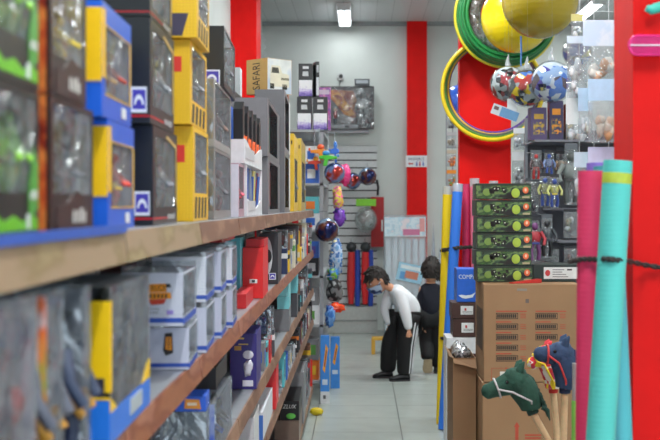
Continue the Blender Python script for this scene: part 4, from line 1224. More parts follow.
noodle('yellow foam noodle beside the child in dark clothes', (447.8, 187), (441, 418), 8.42, 8.40, .035, (240, 205, 20), cap=True, group=g)
noodle('blue foam noodle crossing the yellow one at its foot', (458, 184.5), (444, 418), 8.34, 8.20, .037, (48, 120, 225), cap=True, group=g)
noodle('magenta foam noodle just right of the blue one', (466.5, 184), (466, 300), 8.48, 8.46, .031, (206, 50, 100), group=g)
noodle('light pink foam noodle left of the green box stack', (474.5, 179), (476, 300), 8.44, 8.42, .034, (236, 120, 150), cap=True, group=g)
noodle('pale pink foam noodle peeping over the green box stack', (493.5, 181.5), (493, 300), 8.5, 8.48, .033, (238, 150, 170), cap=True, group=g)
noodle('slim orange foam noodle squeezed between yellow and blue ones', (453.8, 198), (448, 400), 8.53, 8.52, .018, (240, 130, 40), group=g)
# ropes
rope_m = mat((52, 44, 42), .7, .2, 80, bmp=.3)
def rope(label, pts, r):
    P3 = [P(*q) for q in pts]
    b = MB()
    out = []
    for i in range(len(P3) - 1):
        for j in range(6):
            out.append(P3[i].lerp(P3[i + 1], j / 6))
    out.append(P3[-1])
    for ph in (0, PI):
        b.tube([p + Vector((0, math.cos(i * .9 + ph) * r * .6, math.sin(i * .9 + ph) * r * .6)) for i, p in enumerate(out)], r * .75, rope_m, 6)
    o = b.build('rope')
    return tag(o, label, 'rope')
rope('dark rope around the pink and turquoise noodles and the red column', [(569, 262, 2.86), (574, 260.5, 2.69), (580, 259.5, 2.642), (588, 259, 2.638), (597, 259.5, 2.62), (604, 259, 2.565), (612, 259.5, 2.55), (621, 260, 2.57), (632, 262, 2.66), (645, 265, 2.735), (662, 268, 2.745), (690, 271, 2.745), (760, 275, 2.745), (884, 280, 2.745)], .0055)
rope('dark rope around the yellow and blue noodles', [(441, 251, 8.5), (443, 250, 8.38), (448, 249.5, 8.32), (456, 248, 8.25), (463, 247.5, 8.36), (470, 247, 8.39), (480, 246, 8.40), (487, 246, 8.52)], .012)
rope('dark rope low around the yellow and blue noodles', [(439, 339, 8.5), (441, 338, 8.375), (445, 339, 8.34), (450, 340, 8.22), (456, 341, 8.27), (460, 341, 8.4)], .010)

# ------------------------------------------------------------------ stick horses
def stick_horse(label, nose, neck, footpx, d, hw, col, mane, extra=None, stickcol=(214, 182, 140), yaw=0.0):
    """nose, neck in pixels: the head runs from the muzzle to the collar where the stick begins"""
    s = d / F
    N = P(nose[0], nose[1], d)
    K = P(neck[0], neck[1], d)
    Ft = P(footpx[0], footpx[1], d)
    dirn = Ft - K
    base = K + dirn * (K.z / -dirn.z)
    t = thing('stick_horse', label, 'stick horse', base)
    o = base
    MB().tube([Vector((0, 0, 0)), K - o], .0125, mat(stickcol, .5, .1, 40), 12).build('stick', t)
    cloth = mat(col, .85, .18, 26, bmp=.5)
    poll = P(*extra['poll'], d) - o
    n0 = N - o; k0 = K - o
    me = MB()
    # muzzle to poll, then poll to collar, one soft stuffed shape
    pts, rad = [], []
    for i in range(7):
        u = i / 6
        pts.append(n0.lerp(poll, u)); rad.append(hw * (.55 + .12 * math.sin(u * PI * .6) + .33 * u * u))
    for i in range(1, 6):
        u = i / 5
        pts.append(poll.lerp(k0, u) + Vector((hw * .25 * math.sin(u * PI), 0, 0))); rad.append(hw * (.98 + .12 * math.sin(u * PI) - .28 * u))
    me.tube(pts, rad, cloth, 16)
    me.ball(n0, hw * .56, cloth, 14, 9, wob=.1); me.ball(poll, hw * 1.0, cloth, 14, 9, wob=.15)
    me.build('head', t)
    for sgn in (-1, 1):
        e = MB(); q = poll + Vector((hw * .2, sgn * hw * .5, hw * .75))
        e.tube([q, q + Vector((hw * .1, sgn * hw * .1, hw * .45)), q + Vector((hw * .3, sgn * hw * .15, hw * .7))], [hw * .3, hw * .25, hw * .05], cloth, 8).build('ear', t)
        e = MB().ball(n0.lerp(poll, .62) + Vector((0, sgn * hw * .72, hw * .3)), hw * .13, mat((20, 20, 22), .2), 10, 8).build('eye', t)
    m = MB()
    r = random.Random(int(nose[0]))
    mm = mat(mane, .9, .2, 30)
    for i in range(16):
        u = i / 15
        q = poll.lerp(k0, u * .9) + Vector((hw * .85, r.uniform(-.4, .4) * hw, hw * .3 * (1 - u)))
        m.tube([q, q + Vector((hw * .35, r.uniform(-.2, .2) * hw, -hw * .2)), q + Vector((hw * .5, r.uniform(-.3, .3) * hw, -hw * .9))], [hw * .2, hw * .16, hw * .04], mm, 6)
    m.build('mane', t)
    br = MB()
    u = n0.lerp(poll, .3)
    ax = (poll - n0).normalized()
    side = Vector((0, 1, 0)); upv = ax.cross(side)
    br.tube([u + (side * math.cos(2 * PI * i / 20) + upv * math.sin(2 * PI * i / 20)) * hw * .70 for i in range(20)], .004, mat(extra.get('bridle', (190, 190, 190)), .5), 6, closed=True)
    br.tube([u + Vector((0, -hw * .7, 0)), n0.lerp(poll, .8) + Vector((0, -hw * 1.0, -hw * .5)), k0 + Vector((-hw * .1, -hw * .9, hw * .7)), k0 + Vector((0, -hw * .5, 0))], .004, mat(extra.get('bridle', (190, 190, 190)), .5), 6)
    br.build('bridle', t)
    MB().tube([k0 + (k0 * -.02), k0 + Vector((0, 0, hw * .1))], hw * .42, mat(extra.get('collar', col), .8), 12).build('collar', t)
    return t
stick_horse('dark green cloth stick horse facing left before the cardboard boxes', (489, 391), (531, 409), (548, 440), 4.25, .052, (36, 76, 62), (30, 64, 54), {'poll': (516, 381), 'collar': (30, 60, 52)})
stick_horse('flower patterned red and yellow stick horse behind the navy one', (533, 363), (553, 388), (557.5, 440), 4.42, .042, (215, 60, 70), (245, 215, 40), {'poll': (545, 356), 'collar': (190, 40, 40), 'bridle': (240, 210, 40)})
stick_horse('navy blue cloth stick horse with long mane, nearest the pink noodle', (541, 354), (565, 388), (563.5, 440), 4.2, .05, (44, 66, 98), (38, 50, 84), {'poll': (561, 355), 'collar': (36, 50, 80), 'bridle': (200, 60, 60)})
for o in bpy.data.objects:
    if o.name.startswith('head') and o.parent and 'flower' in o.parent['label']:
        o.data.materials[0] = art([(240, 205, 30), (210, 50, 60), (235, 225, 215), (200, 60, 90), (245, 215, 50), (220, 200, 205)], 60, .8, kind='voronoi')
t = thing('toy_stick', 'slim green and grey toy stick beside the pink noodle', 'toy stick', P(575, 0, 4.0) * 1)
t.location = (P(575, 0, 4.0).x, 4.0, 0)
MB().cyl((0, 0, 0), (0, 0, .92), .012, mat((120, 190, 80), .5)).build('green_shaft', t)
MB().cyl((0, 0, .92), (0, 0, 1.05), .010, mat((150, 150, 150), .5)).build('grey_tip', t)

# ------------------------------------------------------------------ hoops and balls at the far red column
hm = lambda c: mat(c, .3, .05, 20)
def peg(label, p, L=.3, axis=(0, -1, 0)):
    b = MB(); ax = Vector(axis)
    b.tube([Vector((0, 0, 0)), ax * L, ax * (L + .015) + Vector((0, 0, .03))], .006, steel, 8)
    o = b.build('peg_hook'); o.location = p
    return tag(o, label, 'hook')
hook = P(492, 45, 8.6)
peg('steel peg on the far red column carrying the hoops', (hook.x, 8.6, hook.z - .012), .34)
hoops = [('outer yellow hoop of the hanging set, furthest left', (492.5, 91.5), 50.2, 8.415, (232, 200, 30)), ('green hoop hanging among the set on the far red column', (493.5, 92.5), 49, 8.447, (70, 130, 50)),
         ('dark grey hoop hanging among the set on the far red column', (493, 90.5), 47.6, 8.479, (90, 98, 92)), ('yellow inner hoop hanging behind the violet one', (494, 90.5), 47.0, 8.511, (240, 196, 30)),
         ('violet hoop hanging innermost in front of the far red column', (493.5, 88.8), 45.4, 8.575, (92, 70, 160)), ('blue grey hoop hanging behind the yellow outer hoop', (492.8, 89.5), 48.4, 8.543, (110, 110, 170))]
for lab, c, R, d, col in hoops:
    Rm = R / F * d
    t = tag(MB().torus((0, 0, -Rm), Rm, .0150, hm(col), n=72, k=10).build('hula_hoop'), lab, 'hoop', 'hula hoops on the far red column')
    t.location = (P(c[0], 0, d).x, d, hook.z + .016)
# green wrapped bundle
cb = P(503, 20, 8.5)
hk2 = cb.z + .30
peg('steel peg on the far red column carrying the wrapped green bundle', (cb.x, 8.6, hk2 - .02), .42)
t = thing('hoop_bundle', 'bundle of green hoops wrapped in cloudy plastic, hung high on the far red column', 'hoop bundle', (cb.x, 8.27, cb.z))
for i, (R, y, c) in enumerate([(.366, .05, (222, 205, 50)), (.352, .03, (30, 120, 62)), (.345, .0, (26, 110, 56)), (.338, -.03, (34, 128, 66)), (.330, .05, (28, 116, 60)), (.325, -.05, (38, 132, 70)), (.315, -.02, (28, 112, 58)), (.308, .02, (44, 130, 76)), (.298, -.04, (34, 124, 66)), (.288, .03, (30, 116, 60)), (.30, -.075, (36, 128, 66)), (.33, -.075, (30, 118, 62))]):
    MB().torus((.004 * (i % 3), y, 0), R, .0145, hm(c), n=64, k=8).build('hoop', t)
w = MB()
n = 72; k_ = 12; vs = []
for i in range(n):
    th = 2 * PI * i / n
    for j in range(k_):
        ph = 2 * PI * j / k_
        rr = 1 + .12 * mnoise.noise(Vector((th * 3.1, ph * 1.3, 4.4)))
        R = .238 + .05 * math.cos(ph) * rr
        vs.append((R * math.cos(th), .085 * math.sin(ph) * rr, R * math.sin(th)))
w.add(vs, [(i * k_ + j, i * k_ + (j + 1) % k_, ((i + 1) % n) * k_ + (j + 1) % k_, ((i + 1) % n) * k_ + j) for i in range(n) for j in range(k_)], clear(.08, .08, (150, 205, 170), .2, 1.0, 9, .16), True)
w.build('plastic_wrap', t)

def hung_ball(name, label, c, rpx, d, m, cat='ball', cord=True, group=None, sq=1.0, parts=None):
    p = P(c[0], c[1], d); R = rpx / F * d
    t = thing(name, label, cat, p, 0, group)
    MB().ball((0, 0, 0), (R, R, R * sq), m, 32, 20).build('ball_skin', t)
    v = MB().cyl((0, 0, R * sq * .985), (0, 0, R * sq + .012), .012, m, n=12)
    v.build('valve', t)
    if cord:
        MB().tube([(0, 0, R * sq), (0, 0, HC - p.z)], .0005, mat((120, 120, 124), .5), 6).build('cord', t)
    return t, R
def ribbed(col):
    m, nt, b = newmat('ball_vinyl')
    b.inputs['Base Color'].default_value = lin(col); b.inputs['Roughness'].default_value = .22; b.inputs['Coat Weight'].default_value = .3
    vec = coords(nt)
    wv = nt.nodes.new('ShaderNodeTexWave'); wv.bands_direction = 'Z'; wv.inputs['Scale'].default_value = 9
    nt.links.new(vec, wv.inputs['Vector'])
    bp = nt.nodes.new('ShaderNodeBump'); bp.inputs['Strength'].default_value = .12; bp.inputs['Distance'].default_value = .004
    nt.links.new(wv.outputs['Fac'], bp.inputs['Height']); nt.links.new(bp.outputs['Normal'], b.inputs['Normal'])
    return m
hung_ball('exercise_ball', 'bright yellow exercise ball hung inside the green hoop bundle', (516, 18), 35, 7.88, ribbed((236, 208, 20)))
t, R = hung_ball('exercise_ball', 'olive gold exercise ball hanging in front of the bright yellow one', (540, 0), 38.5, 7.3, ribbed((156, 134, 22)))
q = tag(MB().tube([(0, 0, 0), (.002, 0, -.11), (0, 0, -.20)], .006, mat((70, 110, 170), .5), 8).build('ribbon'), 'blue ribbon hanging below the olive gold ball', 'ribbon')
q.location = (P(521, 0, 7.58).x, 7.58, P(521, 36, 7.58).z)
MB().tube([(0, 0, 0), (0, 0, HC - q.location.z)], .0004, mat((120, 120, 124), .5), 6).build('cord', q)
hung_ball('beach_ball', 'large blue ball showing left of the far red column inside the hoops', (459, 100), 15, 9.3, mat((60, 110, 225), .2, coat=.5))

# printed clear beach balls
prA = art([(200, 206, 208), (40, 40, 46), (160, 170, 172), (170, 40, 50), (215, 220, 222), (60, 60, 66), (190, 196, 198), (150, 60, 66)], 26, .2, kind='voronoi')
prB = art([(210, 214, 214), (60, 110, 190), (245, 210, 30), (200, 60, 50), (40, 44, 50), (180, 186, 188), (60, 64, 70), (250, 215, 40)], 24, .2, kind='voronoi')
prC = art([(110, 150, 225), (205, 215, 235), (80, 70, 170), (170, 195, 235), (225, 230, 240), (90, 130, 215), (90, 70, 80), (215, 222, 235)], 22, .2, kind='voronoi')
def printed_ball(label, c, rpx, d, pr):
    p = P(c[0], c[1], d); R = rpx / F * d
    t = thing('beach_ball', label, 'inflatable ball', p, 0, 'printed inflatable balls')
    MB().ball((0, 0, 0), R, clear(.07, .02, rough=.06, bmp=.4, scale=12), 32, 20).build('clear_skin', t)
    MB().ball((0, 0, 0), R * .93, pr, 28, 18, keep=lambda u: mnoise.noise(u * 2.2 + p) > -.6).build('printed_patches', t)
    MB().tube([(0, 0, R * .98), (-.003, 0, R + .03), (.004, 0, R + .075)], [.022, .012, .003], clear(.3, .3), 10).build('tip', t)
    MB().tube([(.004, 0, R + .07), (0, 0, HC - p.z)], .0004, mat((120, 120, 124), .5), 6).build('cord', t)
printed_ball('clear inflatable ball with red and dark print, leftmost of the hanging three', (508, 84), 18.5, 7.58, prA)
printed_ball('clear inflatable ball with yellow print, middle of the hanging three', (527, 88), 19.5, 7.05, prB)
printed_ball('clear inflatable ball with blue and violet print, right of the hanging three', (551.5, 82), 21.5, 6.8, prC)
printed_ball('blue and violet inflatable ball further back beside the clear bags', (577, 52), 15, 8.6, art([(70, 60, 170), (210, 215, 235), (60, 60, 66), (90, 120, 210), (230, 215, 80)], 9, .2, kind='voronoi'))
# tag cards hanging below
tc = P(505, 113, 7.1)
t = thing('price_card', 'tilted white and blue card hanging below the red printed ball', 'card', tc)
b = MB(); b.M = Matrix.Rotation(math.radians(20), 4, 'Y')
b.box((-.085, 0, -.03), (.085, .002, .035), mat((215, 222, 228), .45)); b.build('card', t)
b = MB(); b.M = Matrix.Rotation(math.radians(20), 4, 'Y')
b.box((-.03, -.001, -.028), (.084, 0, .03), mat((110, 160, 205), .45)); b.box((-.075, -.001, .0), (-.045, 0, .022), mat((120, 90, 90), .45)); b.build('print', t)
MB().tube([(0, .001, .035), (0, .001, HC - tc.z)], .0004, mat((120, 120, 124), .5), 6).build('cord', t)
tc = P(512, 105, 7.15)
t = thing('price_card', 'blank white card hanging behind the tilted blue card', 'card', tc)
MB().box((-.03, 0, -.035), (.03, .002, .04), mat((226, 230, 232), .45)).build('card', t)
MB().tube([(0, .001, .04), (0, .001, HC - tc.z)], .0004, mat((120, 120, 124), .5), 6).build('cord', t)
# ------------------------------------------------------------------ toy shelf between the columns
DS = 7.0
t = thing('display_stand', 'grey steel toy stand between the two red columns', 'shelf', (P(536, 0, DS).x, DS, 0))
ws = 1.0; grey = mat((120, 120, 128), .45)
def zs(py, d=DS): return EYE - (py - VY) / F * d
MB().box((0, .5, 0), (ws, .512, zs(125)), mat((84, 84, 92), .5)).build('back_panel', t)
MB().box((-.012, .0, 0), (0, .512, zs(140)), grey).build('side_panel', t) if False else None
for x in (0, ws - .02):
    MB().box((x, .48, 0), (x + .02, .5, zs(112)), steel).build('upright', t)
for py, dep in ((139, .46), (208, .34), (241, .40), (271, .42)):
    z = zs(py)
    MB().box((.0 if py < 150 else (.12 if py < 230 else .15), .5 - dep, z - .014), (ws, .5, z - .0012), grey).build('shelf_board', t)
zt1 = zs(139) + .001
x0s = P(530, 0, DS).x
# boxes on the top board
for i, (xa, w, h, c1, c2, lab) in enumerate([(.02, .10, .20, (84, 70, 110), (190, 150, 60), 'violet and gold card box on the top board of the toy stand, left one'), (.135, .085, .24, (60, 52, 90), (235, 150, 40), 'dark violet box with orange window on the top board of the toy stand'),
                                  (.235, .05, .22, (60, 56, 44), (200, 170, 80), 'black and gold slim box on the top board of the toy stand')]):
    t = thing('toy_box', lab, 'toy box', (x0s + .0 + xa, DS + .1, zt1), .1 * (i == 0))
    MB().box((0, 0, 0), (w, .08, h), mat(c1, .4)).build('carton', t)
    k = MB(); k.box((w * .15, -.001, h * .15), (w * .85, 0, h * .55), art([c2, c1, (120, 110, 80), c2], 30, .4)); k.box((w * .2, -.0016, h * .64), (w * .8, -.001, h * .8), mat(c2, .4)); k.build('front_print', t)
# hung blister cards and figures
def bag(label, c, w, h, d, head, cont, name='toy_bag', group=None, hookback=None, headh=.2, cat='bag', kind=0, seed=0):
    """clear hanging bag: header card, film and what it holds"""
    p = P(c[0], c[1], d); W = w / F * d; H = h / F * d
    t = thing(name, label, cat, p, 0, group)
    MB().box((-W / 2, -.002, -H * headh), (W / 2, .002, 0), head if not isinstance(head, tuple) else mat(head, .45)).build('header_card', t)
    b = MB()
    n, k_ = 10, 8; vs = []
    for sgn in (-1, 1):
        for j in range(k_ + 1):
            for i in range(n + 1):
                u, v = i / n, j / k_
                x = -W / 2 + W * u; z = -H * headh - H * (1 - headh) * v
                y = sgn * .032 * min(1, W / .1) * math.sin(PI * u) * math.sin(PI * min(1, .1 + v * .95)) * (1 + .4 * mnoise.noise(Vector((u * 4, v * 5, seed + sgn))))
                vs.append((x, y, z))
    q = (n + 1) * (k_ + 1)
    b.add(vs, [(s * q + j * (n + 1) + i, s * q + j * (n + 1) + i + 1, s * q + (j + 1) * (n + 1) + i + 1, s * q + (j + 1) * (n + 1) + i) for s in (0, 1) for j in range(k_) for i in range(n)], clear(.12, .12, rough=.12, bmp=1.0, scale=26), True)
    b.build('clear_film', t)
    r = random.Random(seed); g_ = MB()
    if kind == 0:
        for i in range(7):
            g_.ball((W * r.uniform(-.28, .28), 0, -H * r.uniform(headh + .25, .9)), (W * r.uniform(.12, .2), .018, H * r.uniform(.07, .14)), mat(r.choice(cont), .5), 12, 8, wob=.4, seed=i)
    else:
        toy_figure(g_, 0, 0, -H * .95, H * (1 - headh) * .9, cont, seed)
    g_.build('contents', t)
    b = MB(); b.tube([(0, 0, -.012), (0, (hookback or .1), .0), ], .003, steel, 6); b.build('hook_wire', t)
    return t
dk = (36, 36, 42)
figs = [('red round toy with dark figure hanging under the top board of the toy stand', (536, 150), 11, 30, 7.08, [(170, 40, 40), (60, 30, 34), (190, 60, 50)]),
        ('blue figure pack hanging under the top board of the toy stand', (549, 150), 10, 28, 7.1, [(60, 90, 180), (130, 150, 200), (40, 50, 90)]),
        ('dark pack with pale toy hanging right of the blue figure pack', (561, 151), 10, 30, 7.12, [(70, 70, 76), (180, 150, 120), (50, 50, 56)]),
        ('grey pack hanging lowest left on the toy stand back', (532, 178), 13, 34, 7.15, [(60, 60, 66), (90, 90, 98), (40, 40, 44)]),
        ('olive and blue action figure pack hanging in the middle of the toy stand', (545, 173), 11, 34, 6.99, [(60, 80, 150), (150, 150, 90), (190, 190, 90)]),
        ('yellow footed action figure pack beside the olive one', (554.5, 174), 9, 34, 6.92, [(50, 70, 140), (170, 170, 100), (210, 190, 60)]),
        ('tall clear pack hanging beside the pink noodle on the toy stand', (571, 143), 13, 62, 7.0, [(80, 84, 84), (120, 126, 124), (60, 64, 64)]),
        ('clear pack with small white toys hanging under the tall clear pack', (571, 209), 15, 29, 7.04, [(190, 196, 200), (100, 110, 120), (140, 140, 110)]),
        ('red and violet pack hanging at the side of the green box stack', (535, 216), 9, 46, 7.0, [(110, 60, 110), (170, 50, 60), (60, 70, 140)]),
        ('black pack hanging in the lower middle of the toy stand', (547, 214), 11, 44, 7.06, [(30, 30, 34), (60, 64, 70), (40, 44, 60)]),
        ('dark pack hanging under the lower board near the pink noodle', (571, 246), 14, 24, 7.1, [(60, 46, 50), (110, 60, 56), (50, 50, 54)]),
        ('dark pack with orange bits behind the flat dark green box', (549, 247), 20, 22, 7.12, [(40, 42, 46), (190, 90, 50), (50, 54, 60)])]
for i, (lab, c, w, h, d, cont) in enumerate(figs):
    bag(lab, c, w, h, d, dk if i % 3 else (90, 94, 100), cont, 'toy_pack', 'hanging packs on the toy stand', 7.5 - d, .1, 'toy pack', 1 if i not in (3, 7, 10, 11) else 0, i)
# small bags beside the far column
sm = [('small silver ball in a bag hanging right of the far red column', (518, 152), 12, 34, 7.45, (216, 220, 224), [(120, 120, 124), (190, 192, 196), (90, 90, 94)]),
      ('small white card bag hanging right of the far red column above the silver ball', (519, 128), 11, 22, 7.45, (222, 226, 230), [(205, 205, 210), (170, 176, 186)])]
for i, (lab, c, w, h, d, head, cont) in enumerate(sm):
    t = bag(lab, c, w, h, d, head, cont, 'toy_bag', None, .04, .25, 'bag', 0, 30 + i)
    MB().tube([(0, .042, 0), (1.075 - t.location.x, .042, 0)], .003, steel, 6).build('hanging_rod', t)
# goods rack seen left of the far column
tt = thing('display_rack', 'white wire rack of small bags left of the far red column', 'rack', (P(446, 0, 9.9).x, 9.9, 0))
b = MB()
for i in range(4):
    b.cyl((.005 + .055 * i, .03, 0), (.005 + .055 * i, .03, 2.6), .005, steel, n=8)
for z in (.05, 1.1, 1.7, 2.1, 2.5):
    b.cyl((0, .03, z), (.18, .03, z), .004, steel, n=8)
b.build('wire_frame', tt)
for i, (py, cont, col, nm) in enumerate([(112, [(150, 150, 150), (90, 90, 96)], (205, 208, 212), 'topmost'), (132, [(160, 140, 110), (110, 96, 80)], (190, 192, 196), 'second'), (150, [(240, 120, 40), (230, 140, 70)], (200, 190, 170), 'third, orange filled'), (170, [(200, 110, 40), (130, 170, 80)], (235, 150, 50), 'lowest')]):
    bag('small bag on the wire rack left of the far red column, %s' % nm, (451.5, py), 9.5, 16.5, 9.85, col, cont, 'toy_bag', 'small bags on the wire rack', .075, .22, 'bag', 0, 50 + i)

# ------------------------------------------------------------------ wire panel with hanging bags behind the near column
DP = 4.75
tt = thing('wire_panel', 'white wire display panel behind the hanging bags at the near red column', 'display panel', (P(578, 0, DP + .12).x, DP + .12, 1.72))
b = MB(); wm = mat((222, 224, 226), .4); pw = .5
for i in range(9):
    b.cyl((.005 + pw * i / 8, 0, 0), (.005 + pw * i / 8, 0, 1.1), .0015, wm, n=6)
for i in range(12):
    b.cyl((0, .004, .1 * i), (pw + .01, .004, .1 * i), .0015, wm, n=6)
b.build('wire_grid', tt)
fb = MB()
for x in (.02, pw - .02):
    fb.cyl((x, 0, 1.1), (x, 0, HC - 1.72), .002, wm, n=6)
fb.build('ceiling_wires', tt)
pale = art([(205, 216, 232), (216, 222, 234), (196, 212, 232)], 12, .45, soft=True)
lil = mat((196, 196, 226), .45)
peach = [(214, 170, 140), (225, 205, 185), (200, 150, 110), (226, 220, 210)]
white_ = [(225, 226, 228), (205, 210, 216), (216, 214, 206)]
for i, (lab, c, w, h, d, head, cont, hh) in enumerate([
        ('clear bag with pale blue header and beige toy, topmost beside the near red column', (600, 20), 34, 62, 4.72, pale, peach, .42),
        ('clear bag with light blue header hanging in the middle beside the near red column', (603, 79), 30, 64, 4.64, mat((176, 204, 232), .45), peach, .34),
        ('clear bag with lilac header just above the pink noodle', (603, 147), 30, 50, 4.68, lil, white_, .4),
        ('narrow clear bag with white toy, left of the topmost bag', (577, 36), 20, 62, 4.78, mat((204, 216, 230), .45), white_, .12),
        ('plain white card bag hanging behind the lilac one', (577, 92), 22, 46, 4.82, mat((222, 226, 226), .5), white_, .7),
        ('pale blue bag hanging left of the middle bag', (585, 88), 14, 46, 4.73, mat((180, 206, 232), .45), white_, .5),
        ('pale blue bag low down left of the lilac one', (582, 152), 16, 44, 4.76, mat((196, 214, 228), .45), white_, .35),
        ('crumpled pale yellow bag peeping above the olive ball', (577, 14), 12, 24, 4.84, mat((200, 190, 120), .45), white_, .3)]):
    bag(lab, c, w, h, d, head, cont, 'toy_bag', 'clear bags on the wire panel', DP + .12 - d, hh, 'bag', 0, 70 + i)
# ---- toys on the near column
pk = P(658, 44, 2.7)
t = thing('mesh_toy', 'bright pink ridged plastic toy hanging on the near red column', 'toy', (pk.x, 2.735, pk.z))
b = MB(); pm = mat((236, 40, 130), .3)
out = [(-.043 + .02 * math.cos(th), .018 * math.sin(th)) for th in [PI / 2 + PI * i / 10 for i in range(11)]] + [(.043 + .02 * math.cos(th), .018 * math.sin(th)) for th in [-PI / 2 + PI * i / 10 for i in range(11)]]
b.tube([(x, -.012, z * 1.25) for x, z in out], .003, pm, 8, closed=True)
b.prism([(x * .96, z * 1.2) for x, z in out], -.013, -.006, mat((222, 50, 132), .3))
b.build('frame', t)
b = MB()
for i in range(22):
    x = -.055 + .005 * i
    for sg in (-1, 1):
        b.tube([(x, -.014, 0), (x + .006, -.015, sg * .019)], .0012, pm, 5)
b.build('ribs', t)
MB().box((-.06, -.017, -.0015), (.06, -.013, .0015), mat((235, 225, 235), .3)).build('seam', t)
MB().tube([(.03, 0, .02), (.03, .02, .026)], .003, steel, 6).build('hook', t)
pk = P(659, 8, 2.7)
t = thing('plastic_toy', 'teal plastic toy at the top of the near red column', 'toy', (pk.x, 2.725, pk.z))
MB().tube([(-.024, 0, .004), (-.012, 0, .0), (.0, 0, .004), (.03, 0, .012)], [.008, .012, .013, .013], mat((70, 200, 180), .35), 14).build('body', t)
MB().tube([(.0, 0, .012), (.0, .034, .02)], .003, steel, 6).build('hook', t)

# ------------------------------------------------------------------ back wall: slatwall and goods
DB = 14.55
xl, xr = P(318, 0, DB).x, P(377, 0, DB).x
t = thing('slatwall_panel', 'white slatwall panel with dark grooves on the back wall', 'slatwall', ((xl + xr) / 2, DB + .1, 0))
hw = (xr - xl) / 2
ztop_, zbot = EYE - (145 - VY) / F * DB, EYE - (305 - VY) / F * DB
b = MB(); b.box((-hw, .03, zbot), (hw, .06, ztop_), mat((30, 32, 34), .6)); b.build('groove_backing', t)
b = MB(); n = 21
for i in range(n):
    z0 = zbot + (ztop_ - zbot) * i / n
    b.box((-hw, .0, z0 + .012), (hw, .03, z0 + (ztop_ - zbot) / n - .004), mat((205, 208, 210), .45))
b.build('slats', t)
MB().box((-hw, -.30, 0), (hw, .06, zbot - .01), mat((176, 178, 176), .45)).build('plinth', t, bevel=.006)
MB().box((-hw, -.31, zbot * .45), (hw, -.30, zbot * .5), mat((140, 142, 140), .45)).build('plinth_line', t)
FY = DB + .1
def wall_item(name, label, cat, px, py, d, group=None):
    return thing(name, label, cat, P(px, py, d), 0, group)
def arm(t, back, z=.0, x=0):
    MB().tube([(x, back, z), (x, -.01, z), (x, -.02, z + .02)], .005, steel, 6).build('peg', t)
foilb = art([(30, 60, 130), (70, 110, 180), (20, 30, 60), (120, 150, 200), (170, 60, 50)], 5, .15, metal=.5, soft=True)
foilc = art([(20, 30, 70), (50, 90, 160), (150, 180, 210), (120, 70, 50), (30, 40, 90)], 5, .15, metal=.5, soft=True)
def foil_ball(label, c, rpx, d, m, hang, back):
    p = P(c[0], c[1], d); R = rpx / F * d
    t = thing('foil_ball', label, 'ball', p, 0, 'shiny blue balls at the back')
    MB().ball((0, 0, 0), R, m, 28, 18).build('ball_skin', t)
    MB().tube([(0, 0, R), (0, 0, R + hang), (0, back, R + hang)], .004, steel, 6).build('hanger', t)
foil_ball('shiny blue ball hanging on the slatwall, left of the dark one', (352.5, 181), 8.5, 14.3, foilb, .05, FY - 14.3)
foil_ball('dark shiny blue ball hanging on the slatwall, right of the pair', (367.5, 176.5), 9, 14.08, foilc, .05, FY - 14.08)
foil_ball('shiny blue and brown ball hanging at the top of the end stand', (334.5, 173), 10.5, 10.7, foilb, .05, .2)
foil_ball('shiny blue and brown ball hanging lower by the grey end stand post', (327, 230), 12, 9.2, foilc, .05, .25)
for o in bpy.data.objects:
    if o.name.startswith('hanger') and o.parent and o.parent.location.y < 12:
        x = o.parent.location.x
        me = MB(); R_ = 0
        zz = max(v.co.z for v in o.data.vertices)
        me.tube([(0, 0, zz), (-.33 - x if x > -.33 else -.02, .05, zz)], .004, steel, 6)
        me.build('side_arm', o.parent)
# paddle bats
for i, (x, c1) in enumerate([(351, (196, 40, 44)), (365, (206, 36, 40))]):
    t = wall_item('toy_bat', ['red foam bat with black ball top on the slatwall, left one', 'red foam bat with black ball top on the slatwall, right one'][i], 'toy bat', x, 304, 14.35, 'red bats on the slatwall')
    s = 14.35 / F
    MB().tube([(0, 0, 0), (0, 0, 20 * s), (.005, 0, 52 * s)], [2.6 * s, 4.2 * s, 3.6 * s], mat(c1, .5), 14).build('shaft', t)
    MB().ball((.005, 0, 57 * s), 5.2 * s, mat((44, 48, 52), .5), 18, 12).build('ball_top', t)
    arm(t, FY - 14.35, 64 * s)
    MB().tube([(0, -.0, 62 * s), (0, 0, 65 * s)], .006, steel, 6).build('loop', t)
for i, (x, lab) in enumerate([(357.5, 'blue foam bat between the two red bats'), (370.5, 'blue foam bat right of the red bats')]):
    t = wall_item('toy_bat', lab, 'toy bat', x, 306, 14.42, 'blue bats on the slatwall')
    s = 14.42 / F
    MB().tube([(0, 0, 0), (0, 0, 22 * s), (0, 0, 56 * s)], [2.4 * s, 3.4 * s, 2.6 * s], mat((46, 80, 180), .5), 14).build('shaft', t)
    MB().tube([(0, 0, 56 * s), (0, 0, 58 * s), (0, FY - 14.42, 58 * s)], .005, steel, 6).build('peg', t)
# green headed net bag
t = wall_item('net_bag', 'clear bag with bright green header and dark netted ball on the slatwall', 'bag', 366, 199, 14.3)
s = 14.3 / F
MB().box((-10 * s, -.004, -7 * s), (10 * s, .004, 0), mat((130, 205, 50), .45)).build('header_card', t)
MB().ball((0, 0, -21 * s), (9.6 * s, .09, 11 * s), art([(44, 52, 54), (150, 160, 160), (30, 36, 38), (70, 80, 80)], 26, .3, kind='voronoi'), 24, 16).build('netted_ball', t)
MB().ball((0, 0, -21 * s), (11.4 * s, .10, 13 * s), clear(.25, .12, bmp=.7, scale=16), 20, 14).build('clear_film', t)
MB().tube([(0, 0, 0), (0, FY - 14.3, .02)], .005, steel, 6).build('peg', t)
